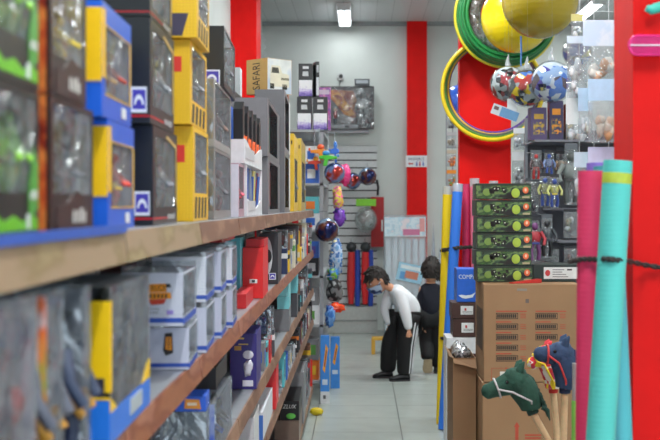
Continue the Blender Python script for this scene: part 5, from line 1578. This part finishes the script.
# bright foil bags at the stand side, hung from the stand
def side_bag(label, name, cat, c, w, h, d, cols, m=None, scale=14, wob=.5):
    p = P(c[0], c[1], d); s = d / F
    t = thing(name, label, cat, p)
    MB().ball((0, 0, -h * s / 2), (w * s / 2, .04, h * s / 2), m or art(cols, scale, .25, soft=False), 20, 14, wob=wob, seed=int(c[0] + c[1])).build('bag_body', t)
    dx = -.305 - p.x
    MB().tube([(0, 0, -.02), (0, 0, .02), (dx, .0, .02)], .004, steel, 6).build('side_arm', t)
    return t
side_bag('pink and yellow toy bag hanging beside the end stand post', 'toy_bag', 'bag', (338, 186), 10, 26, 10.9, [(235, 200, 60), (235, 110, 150), (240, 220, 90), (220, 120, 160)])
side_bag('violet and pink toy bag hanging under the pink and yellow one', 'toy_bag', 'bag', (339.5, 208), 12, 18, 10.8, [(110, 60, 170), (130, 70, 190), (60, 50, 130)])
side_bag('magenta ball shaped bag behind the blue and brown ball', 'toy_bag', 'bag', (345, 165), 12, 20, 10.95, [(225, 60, 130), (235, 90, 150)])
side_bag('pale blue foil bag hanging by the end stand post', 'toy_bag', 'bag', (336, 240), 14, 36, 10.6, [(120, 170, 220), (190, 210, 235), (70, 120, 190), (230, 220, 170)])
side_bag('green and blue bag hanging low by the end stand post', 'toy_bag', 'bag', (333, 268), 11, 14, 10.5, [(110, 170, 60), (60, 120, 190), (90, 150, 60)])
side_bag('black netted bag of balls hanging above the red toy', 'net_bag', 'bag', (334.5, 279), 17, 24, 10.1, None, art([(36, 38, 42), (120, 124, 126), (26, 28, 30), (60, 62, 66)], 30, .3, kind='voronoi'), wob=.2)
side_bag('bright orange red toy hanging under the black netted bag', 'toy_bag', 'toy', (336, 304), 17, 8, 10.0, [(235, 60, 30), (245, 90, 40)], wob=.9)
side_bag('blue bag hanging lowest beside the end stand, above the tall boxes', 'toy_bag', 'bag', (330, 306), 10, 20, 9.9, [(60, 120, 200), (110, 160, 220), (40, 80, 160)])
# water pistols
def pistol(label, c, d, col, col2, w, h, flip=1):
    p = P(c[0], c[1], d); s = d / F
    t = thing('water_pistol', label, 'toy pistol', p, 0, 'toy pistols under the top board')
    f = flip
    pr = [(-.5, .1), (.1, .2), (.5, .12), (.5, -.05), (.2, -.08), (.28, -.5), (.06, -.5), (-.02, -.1), (-.5, -.06)]
    b = MB(); b.prism([(x * w * s * f, z * h * s) for x, z in pr], -.02, .02, mat(col, .35)); b.build('pistol_body', t, bevel=.004)
    b = MB(); b.ball((.1 * w * s * f, 0, .3 * h * s), (.22 * w * s, .03, .18 * h * s), mat(col2, .3), 14, 10); b.build('tank', t)
    MB().cyl((-.5 * w * s * f, 0, .02), (-.62 * w * s * f, 0, .02), .012, mat(col2, .3), n=10).build('nozzle', t)
    MB().tube([(0, 0, .2 * h * s), (0, 0, 2.223 - p.z), (0, 9.46 - d, 2.223 - p.z)] if p.x < -.305 else [(0, 0, .2 * h * s), (0, 0, 2.19 - p.z), (0, 9.44 - d, 2.19 - p.z), (-.31 - p.x, 9.44 - d, 2.19 - p.z)], .003, steel, 6).build('wire', t)
pistol('orange toy pistol hanging below the doll boxes, left of the green one', (319, 152), 9.33, (240, 140, 30), (235, 90, 40), 17, 16)
pistol('green toy pistol hanging below the doll boxes', (328, 158), 9.26, (70, 190, 50), (60, 150, 220), 18, 16, -1)
pistol('blue toy pistol at the right of the hanging toy pistols', (334.5, 152), 9.36, (50, 110, 220), (80, 140, 230), 9, 22)
pistol('red toy pistol hanging low behind the orange one', (314.5, 163), 9.39, (200, 60, 40), (240, 170, 50), 13, 14)
# wide packaged display on top of slatwall
d = 14.5; s = d / F
A = P(320, 128.5, d); wb = 54 * s; hb = 43 * s
t = thing('display_box', 'wide display box with grey figure and orange swirl backdrop on the back wall', 'toy box', A)
b = MB(); dkm = mat((54, 54, 58), .4)
b.box((0, .12, 0), (wb, .124, hb), mat((150, 146, 144), .4)); b.box((0, 0, 0), (wb, .12, .012), dkm); b.box((0, .09, hb - .012), (wb, .12, hb), dkm); b.box((0, 0, .012), (.008, .12, hb - .012), dkm); b.box((wb - .008, 0, .012), (wb, .12, hb - .012), dkm)
b.build('carton', t)
b = MB()
sw = [(.10, .9), (.3, .93), (.55, .62), (.72, .3), (.62, .26), (.45, .34), (.28, .6), (.12, .82)]
b.prism([(x * wb, z * hb) for x, z in sw], .112, .12, art([(190, 80, 40), (230, 140, 50), (245, 175, 80), (160, 70, 50)], 9, .3, soft=True))
b.prism([(x * wb, z * hb) for x, z in [(.33, .92), (.62, .9), (.7, .62), (.66, .34), (.52, .58)]], .108, .112, art([(180, 100, 70), (210, 160, 120), (150, 70, 50)], 10, .3, soft=True))
b.build('orange_backdrop', t)
b = MB()
fx = wb * .80
gm = art([(150, 148, 146), (110, 108, 108), (180, 178, 176), (90, 88, 88)], 14, .4, soft=True)
b.ball((fx, .06, hb * .5), (wb * .15, .05, hb * .24), gm, 16, 10, wob=.4)
b.ball((fx - wb * .03, .05, hb * .8), (wb * .09, .045, hb * .12), gm, 14, 10, wob=.3)
for k_ in (-.09, -.03, .05, .11):
    b.tube([(fx + wb * k_, .06, hb * .4), (fx + wb * (k_ + .01), .05, hb * .2), (fx + wb * k_, .05, .014)], [.035, .026, .03], gm, 8)
b.tube([(fx + wb * .1, .07, hb * .6), (fx + wb * .16, .06, hb * .72), (fx + wb * .18, .06, hb * .86)], [.03, .02, .008], gm, 8)
b.tube([(fx - wb * .06, .05, hb * .86), (fx - wb * .12, .05, hb * .94)], [.02, .004], gm, 6)
b.build('grey_figure', t)
b = MB(); b.ball((wb * .28, .07, hb * .32), (wb * .035, .03, hb * .1), mat((200, 50, 50), .4), 12, 8); b.box((wb * .25, .05, .014), (wb * .31, .09, hb * .24), mat((60, 60, 66), .4)); b.ball((wb * .28, .07, hb * .45), .022, mat((225, 190, 160), .4), 10, 8); b.build('red_figure', t)
MB().box((wb * .22, -.001, .0), (wb * .7, 0, hb * .09), mat((150, 152, 156), .4)).box((wb * .46, -.002, hb * .02), (wb * .54, -.001, hb * .07), mat((60, 60, 64), .4)).build('label', t)
MB().box((.002, -.0012, .014), (wb - .002, -.0004, hb - .014), clear(.04, .02, bmp=.8, scale=6)).build('window', t)
MB().box((wb * .64, .02, hb), (wb * .92, .08, hb + .085), mat((70, 74, 80), .4)).box((wb * .67, .019, hb + .03), (wb * .89, .02, hb + .07), mat((170, 176, 184), .4)).build('top_flap', t)
MB().box((wb * .1, .1, -.05), (wb * .9, .2, -.002), steel).build('bracket', t)
# round wall fitting with a cable
c = P(341, 76.5, YB)
t = thing('wall_fitting', 'small round dark wall fitting with a cable above the display box', 'wall fitting', (c.x, YB, c.z))
MB().cyl((0, -.03, 0), (0, 0, 0), .048, mat((200, 204, 204), .4), n=20).build('rim', t)
MB().cyl((0, -.036, 0), (0, -.03, 0), .026, mat((40, 42, 46), .3), n=16).build('centre', t)
MB().tube([(0, -.01, -.04), (-.02, -.008, -.1), (-.02, -.006, -.16)], .005, mat((60, 60, 64), .5), 6).build('cable', t)
# red cabinet and black strap
d = 14.5
A = P(371, 247, d); B = P(384, 197, d)
t = thing('hose_cabinet', 'red fire cabinet on the back wall behind the clear foam package', 'fire cabinet', (A.x, d, A.z))
MB().box((0, 0, 0), (B.x - A.x, .145, B.z - A.z), mat((176, 16, 20), .4)).build('cabinet_body', t, bevel=.006)
MB().box((.02, -.006, .03), (B.x - A.x - .02, 0, B.z - A.z - .03), mat((166, 18, 22), .4)).build('door', t)
MB().box((.13, -.01, .2), (.15, -.006, .34), mat((210, 214, 214), .4)).build('sign_plate', t)
q = P(377.5, 197, 14.66)
tag(MB().tube([(0, 0, 0), (.01, 0, .1), (-.01, .0, .2)], .015, mat((34, 34, 38), .5), 8).build('strap'), 'black strap hanging above the red fire cabinet', 'strap').location = (q.x, 14.63, q.z + .02)
# sign on the pilaster
A = P(405.5, 167, YB - .085); B = P(427, 155.5, YB - .085)
t = thing('wall_sign', 'white restroom sign with arrow and figures on the red pilaster', 'sign', (A.x, YB - .085, A.z))
w_, h_ = B.x - A.x, B.z - A.z
MB().box((0, -.008, 0), (w_, .005, h_), mat((226, 228, 232), .4)).build('sign_board', t)
blk = mat((40, 50, 110), .5)
b = MB(); text_into(b, 'BANHEIROS', blk, (w_ * .14, -.008, h_ * .58), (1, 0, 0), (0, 0, 1), width=w_ * .72, height=h_ * .24); b.build('lettering', t)
b = MB(); b.prism([(w_ * .12, h_ * .28), (w_ * .2, h_ * .42), (w_ * .2, h_ * .33), (w_ * .36, h_ * .33), (w_ * .36, h_ * .23), (w_ * .2, h_ * .23), (w_ * .2, h_ * .14)], -.009, -.008, mat((200, 40, 44), .5)); b.build('arrow', t)
b = MB()
for i, cc in enumerate([(60, 90, 180), (200, 60, 90), (60, 90, 180)]):
    x = w_ * (.52 + .15 * i)
    b.cyl((x, -.009, h_ * .42), (x, -.008, h_ * .42), h_ * .06, mat(cc, .5), n=10)
    b.prism([(x - h_ * .08, h_ * .1), (x + h_ * .08, h_ * .1), (x + h_ * .06, h_ * .34), (x - h_ * .06, h_ * .34)], -.009, -.008, mat(cc, .5))
b.build('figures', t)
# tall clear foam package leaning at the wall
d = 13.9; s = d / F
A = P(384, 331, d)
wp, hp = 43.5 * s, 124 * s
t = thing('foam_package', 'tall clear plastic package of white foam leaning on the back wall', 'package', (A.x + wp / 2, d, 0))
lean = Matrix.Rotation(math.radians(-9), 4, 'X')
b = MB(); b.M = lean
foam_w = art([(232, 236, 238), (242, 244, 244), (226, 232, 236)], 3, .6, soft=True)
for i in range(6):
    x0 = -wp / 2 + .015 + (wp - .03) * i / 6
    b.tube([(x0 + wp / 13, .05, .03), (x0 + wp / 13, .05, hp * .8)], wp / 14, foam_w, 14)
b.build('foam_filling', t)
b = MB(); b.M = lean
b.box((-wp / 2, 0, .012), (wp / 2, .11, hp), clear(.05, .25, (232, 240, 246), .3, .5, 5)); b.build('clear_cover', t, bevel=.02)
b = MB(); b.M = lean
b.box((-wp / 2 + .01, -.003, hp * .82), (wp / 2 - .01, -.001, hp * .98), art([(190, 215, 228), (215, 228, 236), (170, 205, 222), (226, 216, 222)], 12, .4, soft=True))
b.box((-wp * .05, -.005, hp * .83), (wp * .34, -.003, hp * .88), mat((200, 110, 150), .4)); b.box((wp * .34, -.005, hp * .86), (wp * .46, -.003, hp * .97), mat((220, 150, 150), .4)); b.build('printed_band', t)
b = MB(); b.M = lean @ Matrix.Translation((.06, -.006, hp * .52)) @ Matrix.Rotation(math.radians(12), 4, 'Y')
b.box((-.16, 0, -.11), (.15, .002, .11), mat((150, 200, 225), .4)); b.box((-.13, -.001, .04), (.12, 0, .085), mat((225, 236, 240), .4)); b.box((-.06, -.001, -.07), (.1, 0, .02), mat((206, 120, 90), .4)); b.box((-.12, -.001, -.09), (-.04, 0, .0), mat((80, 150, 205), .4))
b.build('blue_label', t)
# pointed pale blue bags beside it
for i, (x, w, top, lab) in enumerate([(433, 8, 222, 'pale blue pointed plastic sheet rising behind the child in dark clothes, taller one'), (439, 9, 246, 'pale blue pointed plastic sheet, shorter one by the yellow noodle')]):
    d = 13.6 - .3 * i; s = d / F
    q = P(x, top, d)
    t = tag(MB().prism([(-w / 2 * s, 0), (w / 2 * s, 0), (w * .3 * s, q.z * .7), (.3 * s, q.z), (-w * .15 * s, q.z * .75)], -.02, .02, clear(.3, .4, (180, 210, 235), .2)).build('folded_sheet'), lab, 'plastic sheet')
    t.location = (q.x, d, 0)
# yellow stool
s = 12.4 / F
t = thing('step_stool', 'low yellow wooden stool on the floor behind the bending child', 'stool', (P(383, 0, 12.4).x, 12.4, 0))
ym = mat((206, 160, 60), .5)
MB().box((-.12, -.09, .15), (.12, .09, .175), ym).build('seat', t)
for sx in (-1, 1):
    for sy in (-1, 1):
        MB().box((sx * .105 - .02, sy * .075 - .012, 0), (sx * .105 + .02, sy * .075 + .012, .15), ym).build('leg', t)
# ------------------------------------------------------------------ the two children
D0 = 10.636
SK = D0 / F
def K(px, py, dy=0.0):
    return Vector(((px - VX) * SK, D0 + dy, max(0.0, (378 - py)) * SK))

def skin(pts, edges, subd=2, root=0):
    """one smooth surface grown around a skeleton; pts = (position, radius)"""
    me = bpy.data.meshes.new('s')
    me.from_pydata([tuple(p) for p, r in pts], edges, [])
    ob = bpy.data.objects.new('s', me); COL.objects.link(ob)
    md = ob.modifiers.new('skin', 'SKIN'); md.use_smooth_shade = True
    for i, (p, r) in enumerate(pts):
        rr = r if isinstance(r, tuple) else (r, r)
        ob.data.skin_vertices[0].data[i].radius = rr
        ob.data.skin_vertices[0].data[i].use_root = (i == root)
    sb = ob.modifiers.new('sub', 'SUBSURF'); sb.levels = subd; sb.render_levels = subd
    dg = bpy.context.evaluated_depsgraph_get()
    dg.update()
    out = bpy.data.meshes.new_from_object(ob.evaluated_get(dg))
    v = [x.co.copy() for x in out.vertices]; f = [tuple(p.vertices) for p in out.polygons]
    bpy.data.objects.remove(ob); bpy.data.meshes.remove(me); bpy.data.meshes.remove(out)
    return v, f

skin_m = mat((206, 150, 118), .5, .04, 20, name='skin_tone')
hair_m = mat((34, 26, 22), .6, .3, 60, bmp=.5, name='dark_hair')
mouth_m = mat((170, 90, 80), .5)
def basis(fwd, up):
    f = Vector(fwd).normalized(); u = (Vector(up) - f * Vector(up).dot(f)).normalized(); l = u.cross(f)
    M = Matrix((f, l, u)).transposed()
    return M

def head_geo(b, c, M, k=1.0):
    """skull with jaw, nose, lips, ears: local +x is where the face looks"""
    def T(x, y, z): return c + M @ (Vector((x, y, z)) * k)
    n, kk = 24, 18
    vs, fs = [], []
    start = len(b.v)
    def shp(u):
        x, y, z = u.x * .098, u.y * .080, u.z * .118
        if z < 0:
            q = -z / .118
            y *= 1 - .28 * q * q; x *= 1 - .12 * q * q
            if u.x > 0: x += .010 * q
        if u.x < -.2: x *= 1.04
        # brow, eye hollow, cheek
        if u.x > .6:
            x += .004 * math.exp(-((z - .03) / .015) ** 2) - .005 * math.exp(-((z - .004) / .014) ** 2) * math.exp(-((abs(y) - .032) / .016) ** 2)
            x += .020 * math.exp(-(y / .011) ** 2) * math.exp(-((z + .024) / .017) ** 2)
            x += .006 * math.exp(-(y / .022) ** 2) * math.exp(-((z + .055) / .009) ** 2)
        return T(x, y, z)
    us = [Vector((0, 0, 1))] + [Vector((math.sin(PI * i / kk) * math.cos(2 * PI * j / n), math.sin(PI * i / kk) * math.sin(2 * PI * j / n), math.cos(PI * i / kk))) for i in range(1, kk) for j in range(n)] + [Vector((0, 0, -1))]
    L = len(us) - 1
    fs = [(0, 1 + j, 1 + (j + 1) % n) for j in range(n)] + [(L, L - n + (j + 1) % n, L - n + j) for j in range(n)]
    fs += [(1 + i * n + j, 1 + (i + 1) * n + j, 1 + (i + 1) * n + (j + 1) % n, 1 + i * n + (j + 1) % n) for i in range(kk - 2) for j in range(n)]
    b.add([shp(u) for u in us], fs, skin_m, True)
    for s in (-1, 1):
        b.ball(T(-.006, s * .082, -.006), (.020 * k, .010 * k, .030 * k), skin_m, 12, 8, M=M @ Matrix.Rotation(s * .35, 3, 'Z'))
    return T

def hair_geo(b, c, M, k, seed, low_back, front):
    def keep(u):
        if u.x > .45: return u.z > front
        if u.x > -.1: return u.z > front - (.45 - u.x) * .75
        return u.z > low_back
    b.ball(c, (.105 * k, .088 * k, .124 * k), hair_m, 40, 28, M=M, keep=keep, wob=.05, seed=seed)
    r = random.Random(seed)
    for i in range(110):
        for _ in range(20):
            u = Vector((r.gauss(0, 1), r.gauss(0, 1), r.gauss(0, 1))).normalized()
            if keep(u): break
        p = c + M @ Vector((u.x * .100 * k, u.y * .083 * k, u.z * .118 * k))
        tip = u * .010 + Vector((.020 * (1 if u.z > .3 else -.1), r.uniform(-.008, .008), -.020 if u.z < .6 else .0))
        q = p + M @ (tip * k)
        b.tube([p, p.lerp(q, .55) + M @ (u * .003), q], [.011 * k, .008 * k, .002], hair_m, 5)

def hand_geo(b, wrist, palm_dir, spread, back, curl, h=.105, thumb=1):
    """palm and five fingers: palm_dir along the fingers, spread across the palm, back = away from the palm"""
    d = Vector(palm_dir).normalized(); s = (Vector(spread) - d * Vector(spread).dot(d)).normalized(); n = Vector(back).normalized()
    pts = [(wrist, .016), (wrist + d * .02, (.020, .014)), (wrist + d * .045, (.024, .013))]
    b.tube([wrist - d * .01, wrist + d * .012, wrist + d * .034, wrist + d * .052], [.017, .021, .025, .021], skin_m, 12)
    lens = [.040, .046, .043, .034]
    for i in range(4):
        o = wrist + d * (.044 if i in (1, 2) else .040) + s * (-.0185 + .0125 * i)
        L = lens[i]
        a = d; q = [o]
        for j in range(3):
            ang = curl * (j + .4)
            a = (d * math.cos(ang) - n * math.sin(ang))
            q.append(q[-1] + a * L * (.45, .33, .22)[j])
        b.tube(q, [.0078, .0072, .0064, .0048], skin_m, 8)
        b.ball(q[-1], .0048, skin_m, 8, 6)
    o = wrist + d * .014 - s * .019 * thumb
    q = [o, o + d * .016 - s * .012 * thumb - n * .004, o + d * .032 - s * .017 * thumb - n * .010, o + d * .043 - s * .016 * thumb - n * .015]
    b.tube(q, [.0095, .0085, .0072, .0052], skin_m, 8)
    b.ball(q[-1], .0052, skin_m, 8, 6)

def shoe_geo(b, heel, toe, up, m, sole, w=.036, open_up=.07):
    heel = Vector(heel); toe = Vector(toe); d = (toe - heel); L = d.length; d.normalize(); u = (Vector(up) - d * Vector(up).dot(d)).normalized(); s = d.cross(u)
    def T(a, y, z): return heel + d * a * L + s * y + u * z
    prof = [(-.06, .6), (0, .9), (.2, .92), (.45, .98), (.7, 1.12), (.9, .95), (1.03, .55)]
    ht = [(.03, .055), (.06, .07), (.07, .075), (.06, .066), (.045, .05), (.035, .04), (.022, .026)]
    n = 12; vs = []
    for (a, ww), (z0, z1) in zip(prof, ht):
        for j in range(n):
            th = 2 * PI * j / n
            z = .012 + (z1 - .012) * .5 * (1 + math.sin(th))
            vs.append(T(a, w * ww * math.cos(th), z))
    k = len(prof)
    b.add(vs, [(i * n + j, (i + 1) * n + j, (i + 1) * n + (j + 1) % n, i * n + (j + 1) % n) for i in range(k - 1) for j in range(n)] + [tuple(range(n)), tuple(range((k - 1) * n, k * n))], m, True)
    ol = [(a, w * ww * 1.04) for a, ww in prof]
    poly = [(a, y) for a, y in ol] + [(a, -y) for a, y in reversed(ol)]
    vs = [T(a, y, 0) for a, y in poly] + [T(a, y, .016) for a, y in poly]
    q = len(poly)
    b.add(vs, [tuple(range(q)), tuple(range(q, 2 * q))] + [(i, (i + 1) % q, q + (i + 1) % q, q + i) for i in range(q)], sole)

cotton = mat((236, 239, 244), .85, .03, 12, bmp=.25, name='white_cotton')
blacktr = mat((13, 13, 16), .75, .15, 12, bmp=.3, name='black_track_cloth')
navyc = mat((20, 23, 38), .85, .12, 12, bmp=.3, name='navy_cloth')
blackc = mat((12, 12, 16), .8, .12, 12, bmp=.3, name='dark_trouser_cloth')

def child(label, j, look, headk=1.0):
    t = thing('person', label, 'person', (j['pelvis'].x, j['pelvis'].y, 0), 0)
    o = t.location.copy()
    L = {k: v - o for k, v in j.items()}
    return t, L

# ---- child bending forward, hands on the knees
J = dict(pelvis=K(408, 317), spine=K(408, 306), chest=K(402, 294), neck=K(393, 288), head=K(376.5, 279.5, -.01),
         hipN=K(408, 320, -.075), hipF=K(403, 320, .075), kneeN=K(405, 343, -.105), kneeF=K(390, 342, .075), ankN=K(404, 370, -.10), ankF=K(388, 370, .085),
         shN=K(399, 292, -.135), shF=K(391, 292, .11), elN=K(405, 313, -.17), elF=K(385, 311, .12), wrN=K(408, 329, -.165), wrF=K(390.5, 327, .06))
J = {k: v + Vector((0, -.06, 0)) for k, v in J.items()}
t, L = child('child in white long sleeved shirt and black trousers bending, hands on knees', J, None)
up = Vector((0, 0, 1))
c = L['head']; Mh = basis((-.78, -.42, -.46), (-.35, -.1, 1))
b = MB()
v, f = skin([(L['pelvis'], .085), (L['spine'], .08), (L['chest'], .085), (L['neck'], .042), (c + Vector((.02, .0, -.02)), .045),
             (L['hipN'], .062), (L['kneeN'], .045), (L['ankN'], .03), (L['hipF'], .062), (L['kneeF'], .045), (L['ankF'], .03),
             (L['shN'], .042), (L['elN'], .031), (L['wrN'], .021), (L['shF'], .042), (L['elF'], .031), (L['wrF'], .021)],
            [(0, 1), (1, 2), (2, 3), (3, 4), (0, 5), (5, 6), (6, 7), (0, 8), (8, 9), (9, 10), (2, 11), (11, 12), (12, 13), (2, 14), (14, 15), (15, 16)])
b.add(v, f, skin_m, True)
T = head_geo(b, c, Mh, 1.06)
hand_geo(b, L['wrN'], (-.2, -.15, -1), (-1, 0, 0), (.3, -1, 0), .35, thumb=1)
hand_geo(b, L['wrF'], (-.1, .05, -1), (-1, -.3, 0), (-.5, -.9, 0), .35, thumb=-1)
b.build('body', t)
def face(t, T, M, k, mask=None):
    e = MB()
    for s in (-1, 1):
        e.ball(T(.083, s * .031, .004), (.010, .012, .007), mat((235, 232, 228), .3), 12, 8, M=M)
        e.ball(T(.092, s * .031, .004), (.004, .0055, .0055), mat((30, 20, 16), .2), 10, 8, M=M)
        e.tube([T(.086, s * .017, .022), T(.088, s * .032, .027), T(.078, s * .047, .022)], .004, hair_m, 6)
    e.build('eyes', t)
    if mask is None:
        MB().tube([T(.092, -.018, -.055), T(.099, 0, -.057), T(.092, .018, -.055)], .004, mouth_m, 6).build('mouth', t)
face(t, T, Mh, 1.06, True)
hb = MB(); hair_geo(hb, c, Mh, 1.08, 5, -.5, .30); hb.build('hair', t)
mk = MB()
mk.ball(c + Mh @ Vector((.006, 0, -.006)), (.119, .094, .130), art([(70, 110, 170), (40, 60, 110), (170, 190, 215), (60, 90, 150)], 26, .7, kind='voronoi'), 36, 26, M=Mh, keep=lambda u: u.x > .12 and -.93 < u.z < -.05 and u.z < -.05 - .0 * u.y)
for s in (-1, 1):
    mk.tube([T(.05, s * .068, -.03), T(.02, s * .086, -.012), T(-.012, s * .09, .0)], .003, mat((210, 215, 225), .6), 6)
mk.build('face_mask', t)
b = MB()
v, f = skin([(L['pelvis'] + Vector((0, 0, -.02)), (.135, .124)), (L['spine'], (.130, .122)), (L['chest'], (.136, .122)), (L['neck'].lerp(L['chest'], .25), .062), (L['neck'] + Vector((-.02, 0, 0)), .054),
             (L['shN'], .070), (L['elN'], .056), (L['wrN'] + Vector((0, 0, .012)), .036), (L['shF'], .070), (L['elF'], .056), (L['wrF'] + Vector((0, 0, .012)), .033)],
            [(0, 1), (1, 2), (2, 3), (3, 4), (2, 5), (5, 6), (6, 7), (2, 8), (8, 9), (9, 10)])
b.add(v, f, cotton, True); b.build('shirt', t)
b = MB()
v, f = skin([(L['pelvis'] + Vector((0, 0, -.005)), (.125, .112)), (L['hipN'], .108), (L['kneeN'], .092), (L['ankN'] + Vector((0, 0, .03)), .078), (L['ankN'] + Vector((0, 0, -.03)), .074),
             (L['hipF'], .104), (L['kneeF'], .090), (L['ankF'] + Vector((0, 0, .03)), .078), (L['ankF'] + Vector((0, 0, -.03)), .074)],
            [(0, 1), (1, 2), (2, 3), (3, 4), (0, 5), (5, 6), (6, 7), (7, 8)])
b.add(v, f, blacktr, True)
tro = b.build('trousers', t)
st = MB()
wm_ = mat((215, 218, 224), .7)
for i in range(3):
    a = math.radians(-52 + 24 * i)
    def ring(c, r): return c + Vector((math.cos(a) * r, math.sin(a) * r, 0))
    q = [ring(L['hipN'], .092), ring(L['kneeN'].lerp(L['hipN'], .5), .090), ring(L['kneeN'], .080), ring(L['ankN'].lerp(L['kneeN'], .5), .074), ring(L['ankN'], .064)]
    st.tube(q, .0085, wm_, 6)
st.build('side_stripes', tro)
shoe_m = mat((28, 28, 32), .5); sole_m = mat((46, 46, 50), .6)
for (a, nm) in (('ankN', 0), ('ankF', 1)):
    h0 = Vector((L[a].x + .035, L[a].y, 0)); b = MB()
    shoe_geo(b, h0, h0 + Vector((-.17, -.035 if nm == 0 else -.02, 0)), up, shoe_m, sole_m, .042)
    b.build('shoe', t)

# ---- child seen from behind
J = dict(pelvis=K(431.5, 318), spine=K(431, 306), chest=K(431, 296), neck=K(430.5, 287), head=K(431.5, 272),
         hipL=K(427.5, 321), hipR=K(436.5, 321), kneeL=K(426.5, 344, .02), ankL=K(427, 362, -.09), kneeR=K(438, 346), ankR=K(438, 370, .03),
         shL=K(421.5, 292.5), shR=K(440.5, 292.5), elL=K(419.5, 312, -.01), elR=K(445.5, 312, -.02), wrL=K(423.5, 327, -.05), wrR=K(447, 326, -.02))
J = {k: v + Vector((.018, .30, 0)) for k, v in J.items()}
t, L = child('child in dark navy top and dark trousers seen from behind, one heel lifted', J, None)
c = L['head']; Mh = basis((.12, 1, -.10), (0, 0, 1))
b = MB()
v, f = skin([(L['pelvis'], .08), (L['spine'], .078), (L['chest'], .082), (L['neck'], .042), (c + Vector((0, -.005, -.06)), .045),
             (L['hipL'], .06), (L['kneeL'], .045), (L['ankL'], .03), (L['hipR'], .06), (L['kneeR'], .045), (L['ankR'], .03),
             (L['shL'], .042), (L['elL'], .031), (L['wrL'], .021), (L['shR'], .042), (L['elR'], .031), (L['wrR'], .021)],
            [(0, 1), (1, 2), (2, 3), (3, 4), (0, 5), (5, 6), (6, 7), (0, 8), (8, 9), (9, 10), (2, 11), (11, 12), (12, 13), (2, 14), (14, 15), (15, 16)])
b.add(v, f, skin_m, True)
T = head_geo(b, c, Mh, 1.06)
hand_geo(b, L['wrL'], (.1, .1, -1), (.2, 1, 0), (-1, -.2, 0), .35, thumb=-1)
hand_geo(b, L['wrR'], (0, .1, -1), (-.2, 1, 0), (1, -.2, 0), .35, thumb=-1)
b.build('body', t)
face(t, T, Mh, 1.06)
hb = MB(); hair_geo(hb, c, Mh, 1.06, 9, -.66, .30); hb.build('hair', t)
b = MB()
v, f = skin([(L['pelvis'] + Vector((0, 0, -.04)), (.118, .108)), (L['spine'], (.114, .104)), (L['chest'], (.115, .1)), (L['neck'] + Vector((0, 0, -.012)), .066), (L['neck'] + Vector((0, 0, .022)), .056),
             (L['shL'], .064), (L['elL'], .050), (L['wrL'] + Vector((0, 0, .012)), .036), (L['shR'], .064), (L['elR'], .050), (L['wrR'] + Vector((0, 0, .012)), .036)],
            [(0, 1), (1, 2), (2, 3), (3, 4), (2, 5), (5, 6), (6, 7), (2, 8), (8, 9), (9, 10)])
b.add(v, f, navyc, True); b.build('sweater', t)
b = MB()
v, f = skin([(L['pelvis'] + Vector((0, 0, -.02)), (.112, .1)), (L['hipL'], .088), (L['kneeL'], .080), (L['ankL'] + Vector((0, 0, .03)), .068), (L['ankL'] + Vector((0, -.01, -.01)), .064),
             (L['hipR'], .086), (L['kneeR'], .080), (L['ankR'] + Vector((0, 0, .03)), .068), (L['ankR'] + Vector((0, 0, -.03)), .066)],
            [(0, 1), (1, 2), (2, 3), (3, 4), (0, 5), (5, 6), (6, 7), (7, 8)])
b.add(v, f, blackc, True); b.build('trousers', t)
b = MB()
shoe_geo(b, L['ankL'] + Vector((0, -.035, -.012)), Vector((L['ankL'].x + .004, L['ankL'].y + .035, .012)), (0, 1, .35), mat((60, 56, 54), .5), mat((176, 156, 128), .6), .042)
b.build('shoe', t)
b = MB()
h0 = Vector((L['ankR'].x, L['ankR'].y - .04, 0))
shoe_geo(b, h0, h0 + Vector((.02, .17, 0)), up, mat((36, 36, 40), .5), mat((60, 58, 56), .6), .042)
b.build('shoe', t)

# ------------------------------------------------------------------ camera, world, look
cam = bpy.data.cameras.new('camera'); co = bpy.data.objects.new('camera', cam); COL.objects.link(co)
co.location = (0, 0, EYE); co.rotation_euler = (PI / 2, 0, 0)
cam.sensor_width = 36; cam.lens = F * 36 / 660
cam.shift_x = -30 / 660; cam.shift_y = -15 / 660
cam.clip_start = .02
cam.dof.use_dof = True; cam.dof.focus_distance = 5.4; cam.dof.aperture_fstop = 5.6
SC.camera = co
w = bpy.data.worlds.new('world'); SC.world = w; w.use_nodes = True
w.node_tree.nodes['Background'].inputs['Color'].default_value = (.8, .9, 1, 1)
w.node_tree.nodes['Background'].inputs['Strength'].default_value = 3.4
vs = SC.view_settings
vs.view_transform = 'Standard'; vs.look = 'None'; vs.gamma = 1.0; vs.use_curve_mapping = False
vs.exposure = 0.1
SC.cycles.max_bounces = 8; SC.cycles.diffuse_bounces = 4; SC.cycles.glossy_bounces = 3; SC.cycles.transparent_max_bounces = 14
SC.cycles.use_denoising = True
SC.cycles.caustics_reflective = False; SC.cycles.caustics_refractive = False
SC.cycles.sample_clamp_indirect = 4
